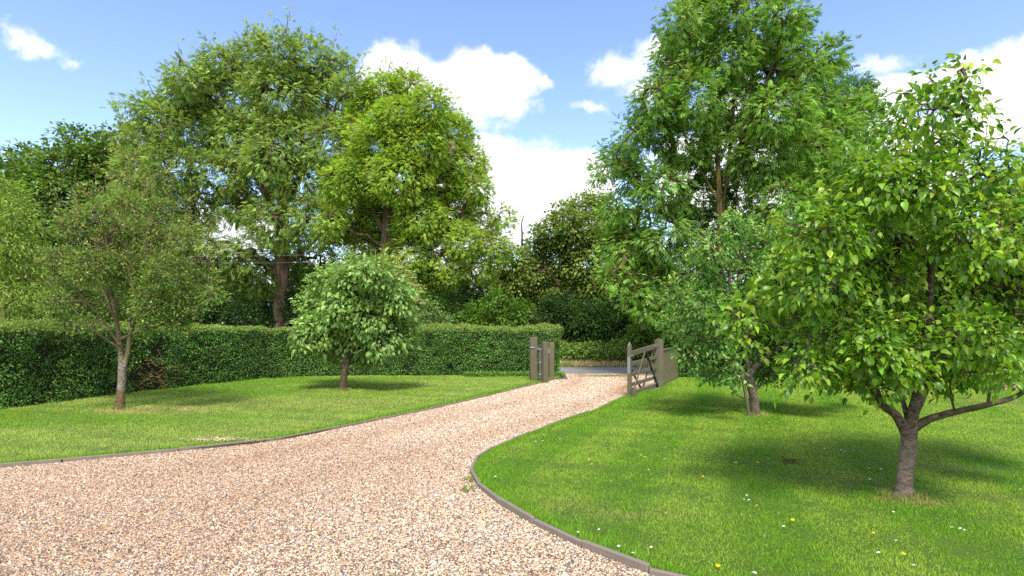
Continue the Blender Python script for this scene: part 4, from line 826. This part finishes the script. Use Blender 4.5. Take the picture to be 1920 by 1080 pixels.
for lab, L, d, pal, n, sz, sd in (
    ('dark undergrowth bush at the left end behind the hedge', [(40, 560, 50), (110, 580, 45), (0, 600, 50)], 24., UND, 5000, .16, 140),
    ('dark undergrowth bush behind the airy twiggy tree', [(190, 560, 50), (260, 580, 50), (150, 600, 40), (310, 590, 40)], 26., UND, 6000, .16, 141),
    ('low dark bush in deep shade left of the big ash trunk', [(400, 590, 36), (450, 600, 34), (360, 580, 40)], 27., UND, 5500, .15, 142),
    ('low dark bush in deep shade right of the big ash trunk', [(560, 590, 38), (600, 560, 40), (500, 605, 26)], 29.5, UND, 5500, .15, 143),
    ('dark bush behind the round fruit tree and elder', [(640, 560, 45), (700, 560, 45), (670, 590, 40)], 28., UND, 5500, .16, 144),
    ('mid green bush under the yellow green ash', [(800, 580, 36), (850, 590, 34), (760, 590, 36)], 26.5, [(.035, .08, .012), (.06, .12, .018), (.09, .15, .022)], 5500, .15, 145),
    ('bright green suckering bush above the hedge near the gate', [(905, 595, 30), (945, 600, 26), (975, 590, 22), (930, 565, 24)], 25.5, BR, 5200, .14, 146),
    ('dark bramble thicket opposite the drive mouth', [(1020, 600, 34), (1070, 590, 40), (1040, 625, 28), (1090, 625, 30)], 27.5, UND, 6500, .14, 147),
    ('broad leaved dark green bush above the nettles', [(1090, 605, 28), (1125, 600, 30), (1110, 630, 26)], 26.6, [(.028, .07, .014), (.045, .10, .02), (.07, .14, .028)], 4500, .15, 148),
    ('dark bush in shade behind the open gate', [(1170, 590, 36), (1215, 600, 36), (1190, 625, 28), (1240, 610, 34)], 27.2, UND, 6500, .14, 149),
    ('light green bush beside the hanging post across the road', [(1195, 630, 18), (1225, 625, 18), (1250, 632, 20)], 25.6, BR, 3600, .12, 150),
    ('tall dark holly filling the wood edge between big ash trunk and twiggy tree', [(360, 540, 40), (420, 560, 40), (330, 580, 40), (470, 560, 34), (400, 520, 30)], 37., UND, 9000, .22, 154),
    ('tall dark holly filling the wood edge between the two big ash trunks', [(580, 530, 40), (640, 540, 40), (690, 530, 36), (600, 580, 40)], 37., UND, 8000, .22, 155),
    ('tall dark holly in the gap left of the maple', [(900, 550, 36), (950, 540, 36), (1000, 540, 40), (870, 580, 36)], 38., UND, 8000, .22, 156),
    ('tall dark holly in the gap right of the maple', [(1160, 530, 44), (1220, 520, 44), (1120, 560, 40), (1270, 540, 40)], 38., UND, 9000, .22, 157),
    ('dark tall bush behind the apple tree', [(1300, 590, 45), (1360, 560, 50), (1420, 590, 50), (1340, 630, 40)], 24.5, UND, 6500, .16, 151),
    ('dark tall bush behind the pear trunk', [(1520, 590, 50), (1600, 580, 55), (1680, 590, 50), (1560, 630, 40)], 24.5, UND, 6500, .16, 152),
    ('dark tall bush at the right edge behind the pear crown', [(1760, 580, 50), (1840, 590, 50), (1910, 580, 50)], 24.5, UND, 5500, .16, 153)):
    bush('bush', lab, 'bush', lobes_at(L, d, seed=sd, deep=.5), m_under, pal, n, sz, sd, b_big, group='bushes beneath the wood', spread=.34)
# the wood that closes the view
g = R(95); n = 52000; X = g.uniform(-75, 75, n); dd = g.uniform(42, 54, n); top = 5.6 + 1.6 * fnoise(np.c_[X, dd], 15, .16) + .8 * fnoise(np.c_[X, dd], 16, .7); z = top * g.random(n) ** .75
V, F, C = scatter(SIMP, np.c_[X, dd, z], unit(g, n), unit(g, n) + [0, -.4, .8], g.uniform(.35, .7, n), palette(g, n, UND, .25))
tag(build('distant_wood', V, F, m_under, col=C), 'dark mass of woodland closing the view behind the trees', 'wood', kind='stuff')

# ------------------------------------------------------------------ overhead cables, neighbour's house and wall
m_cable, t, b = material('cable'); b.inputs['Base Color'].default_value = (.20, .20, .20, 1)
for lab, pts in (('upper of two thin overhead cables crossing before the wood', [(-500, 470), (100, 486), (380, 481), (540, 479), (660, 472), (900, 449), (1000, 428), (1500, 300)]), ('lower of two thin overhead cables crossing before the wood', [(-500, 486), (100, 497), (360, 492), (515, 493), (640, 486), (900, 464), (1000, 449), (1500, 340)])):
    Q = spline(np.array([at(x, y, 24.9) for x, y in pts]), 80); V, F = tube(Q, np.full(80, .0045), 5)
    tag(build('overhead_cable', V, [np.array([f for f in F if len(f) == 4]), np.array([f for f in F if len(f) == 3])], m_cable), lab, 'cable')
m_brick, t, b = material('red_brick'); P = t.pos()
bk = t.new('ShaderNodeTexBrick', {'Vector': t.new('ShaderNodeCombineXYZ', {0: t.m('ADD', t.new('ShaderNodeSeparateXYZ', {0: P}).outputs[0], t.new('ShaderNodeSeparateXYZ', {0: P}).outputs[1]), 1: t.new('ShaderNodeSeparateXYZ', {0: P}).outputs[2]}).outputs[0], 'Color1': (.26, .12, .08, 1), 'Color2': (.34, .18, .12, 1), 'Mortar': (.36, .33, .29, 1), 'Scale': 1., 'Mortar Size': .01, 'Brick Width': .225, 'Row Height': .075})
t.set(b.inputs['Base Color'], bk.outputs[0])
m_tile, t, b = material('roof_tile'); P = t.pos(); t.set(b.inputs['Base Color'], t.mix(t.noise(P, 6, 4), (.10, .075, .06), (.20, .15, .12))); bump(t, b, t.new('ShaderNodeTexWave', {'Vector': P, 'Scale': 1.2}, bands_direction='Z').outputs['Fac'], .6, .05)
m_glass, t, b = material('window_glass'); b.inputs['Base Color'].default_value = (.04, .05, .06, 1); b.inputs['Roughness'].default_value = .1
m_wht, t, b = material('white_frame'); b.inputs['Base Color'].default_value = (.75, .75, .73, 1)
hs = empty('house', (18.2, 19.5, 0)); tag(hs, 'brown roofed brick house just glimpsed through the pear leaves at the edge', 'house')
mb = MB(); mb.box(15.6, 23, 20.2, 27, -.05, 3.3, 0); mb.build('wall', m_brick, hs)
V = [(15.1, 19.8, 3.2), (23.4, 19.8, 3.2), (23.4, 27.4, 3.2), (15.1, 27.4, 3.2), (15.1, 23.6, 5.9), (23.4, 23.6, 5.9), (15.1, 19.8, 3.32), (23.4, 19.8, 3.32), (23.4, 27.4, 3.32), (15.1, 27.4, 3.32), (15.1, 23.6, 6.05), (23.4, 23.6, 6.05)]
build('roof', V, [np.array([[6, 7, 11, 10], [10, 11, 8, 9], [0, 4, 5, 1], [4, 3, 2, 5], [0, 1, 7, 6], [2, 3, 9, 8], [0, 6, 10, 4], [4, 10, 9, 3], [1, 5, 11, 7], [5, 2, 8, 11]])], m_tile, hs)
mb = MB(); mb.box(17.2, 18.6, 20.13, 20.22, 1., 2.3, .01); wn = mb.build('window', m_wht, hs); mb = MB(); mb.box(17.28, 17.86, 20.11, 20.14, 1.08, 2.22, .004); mb.box(17.94, 18.52, 20.11, 20.14, 1.08, 2.22, .004); p = mb.build('pane', m_glass); p.parent = wn
mb = MB(); mb.box(12.85, 18, 15.3, 15.52, -.05, .28, .01); tag(mb.build('garden_wall', m_brick), 'low red brick wall along the lawn behind the pear tree', 'wall')
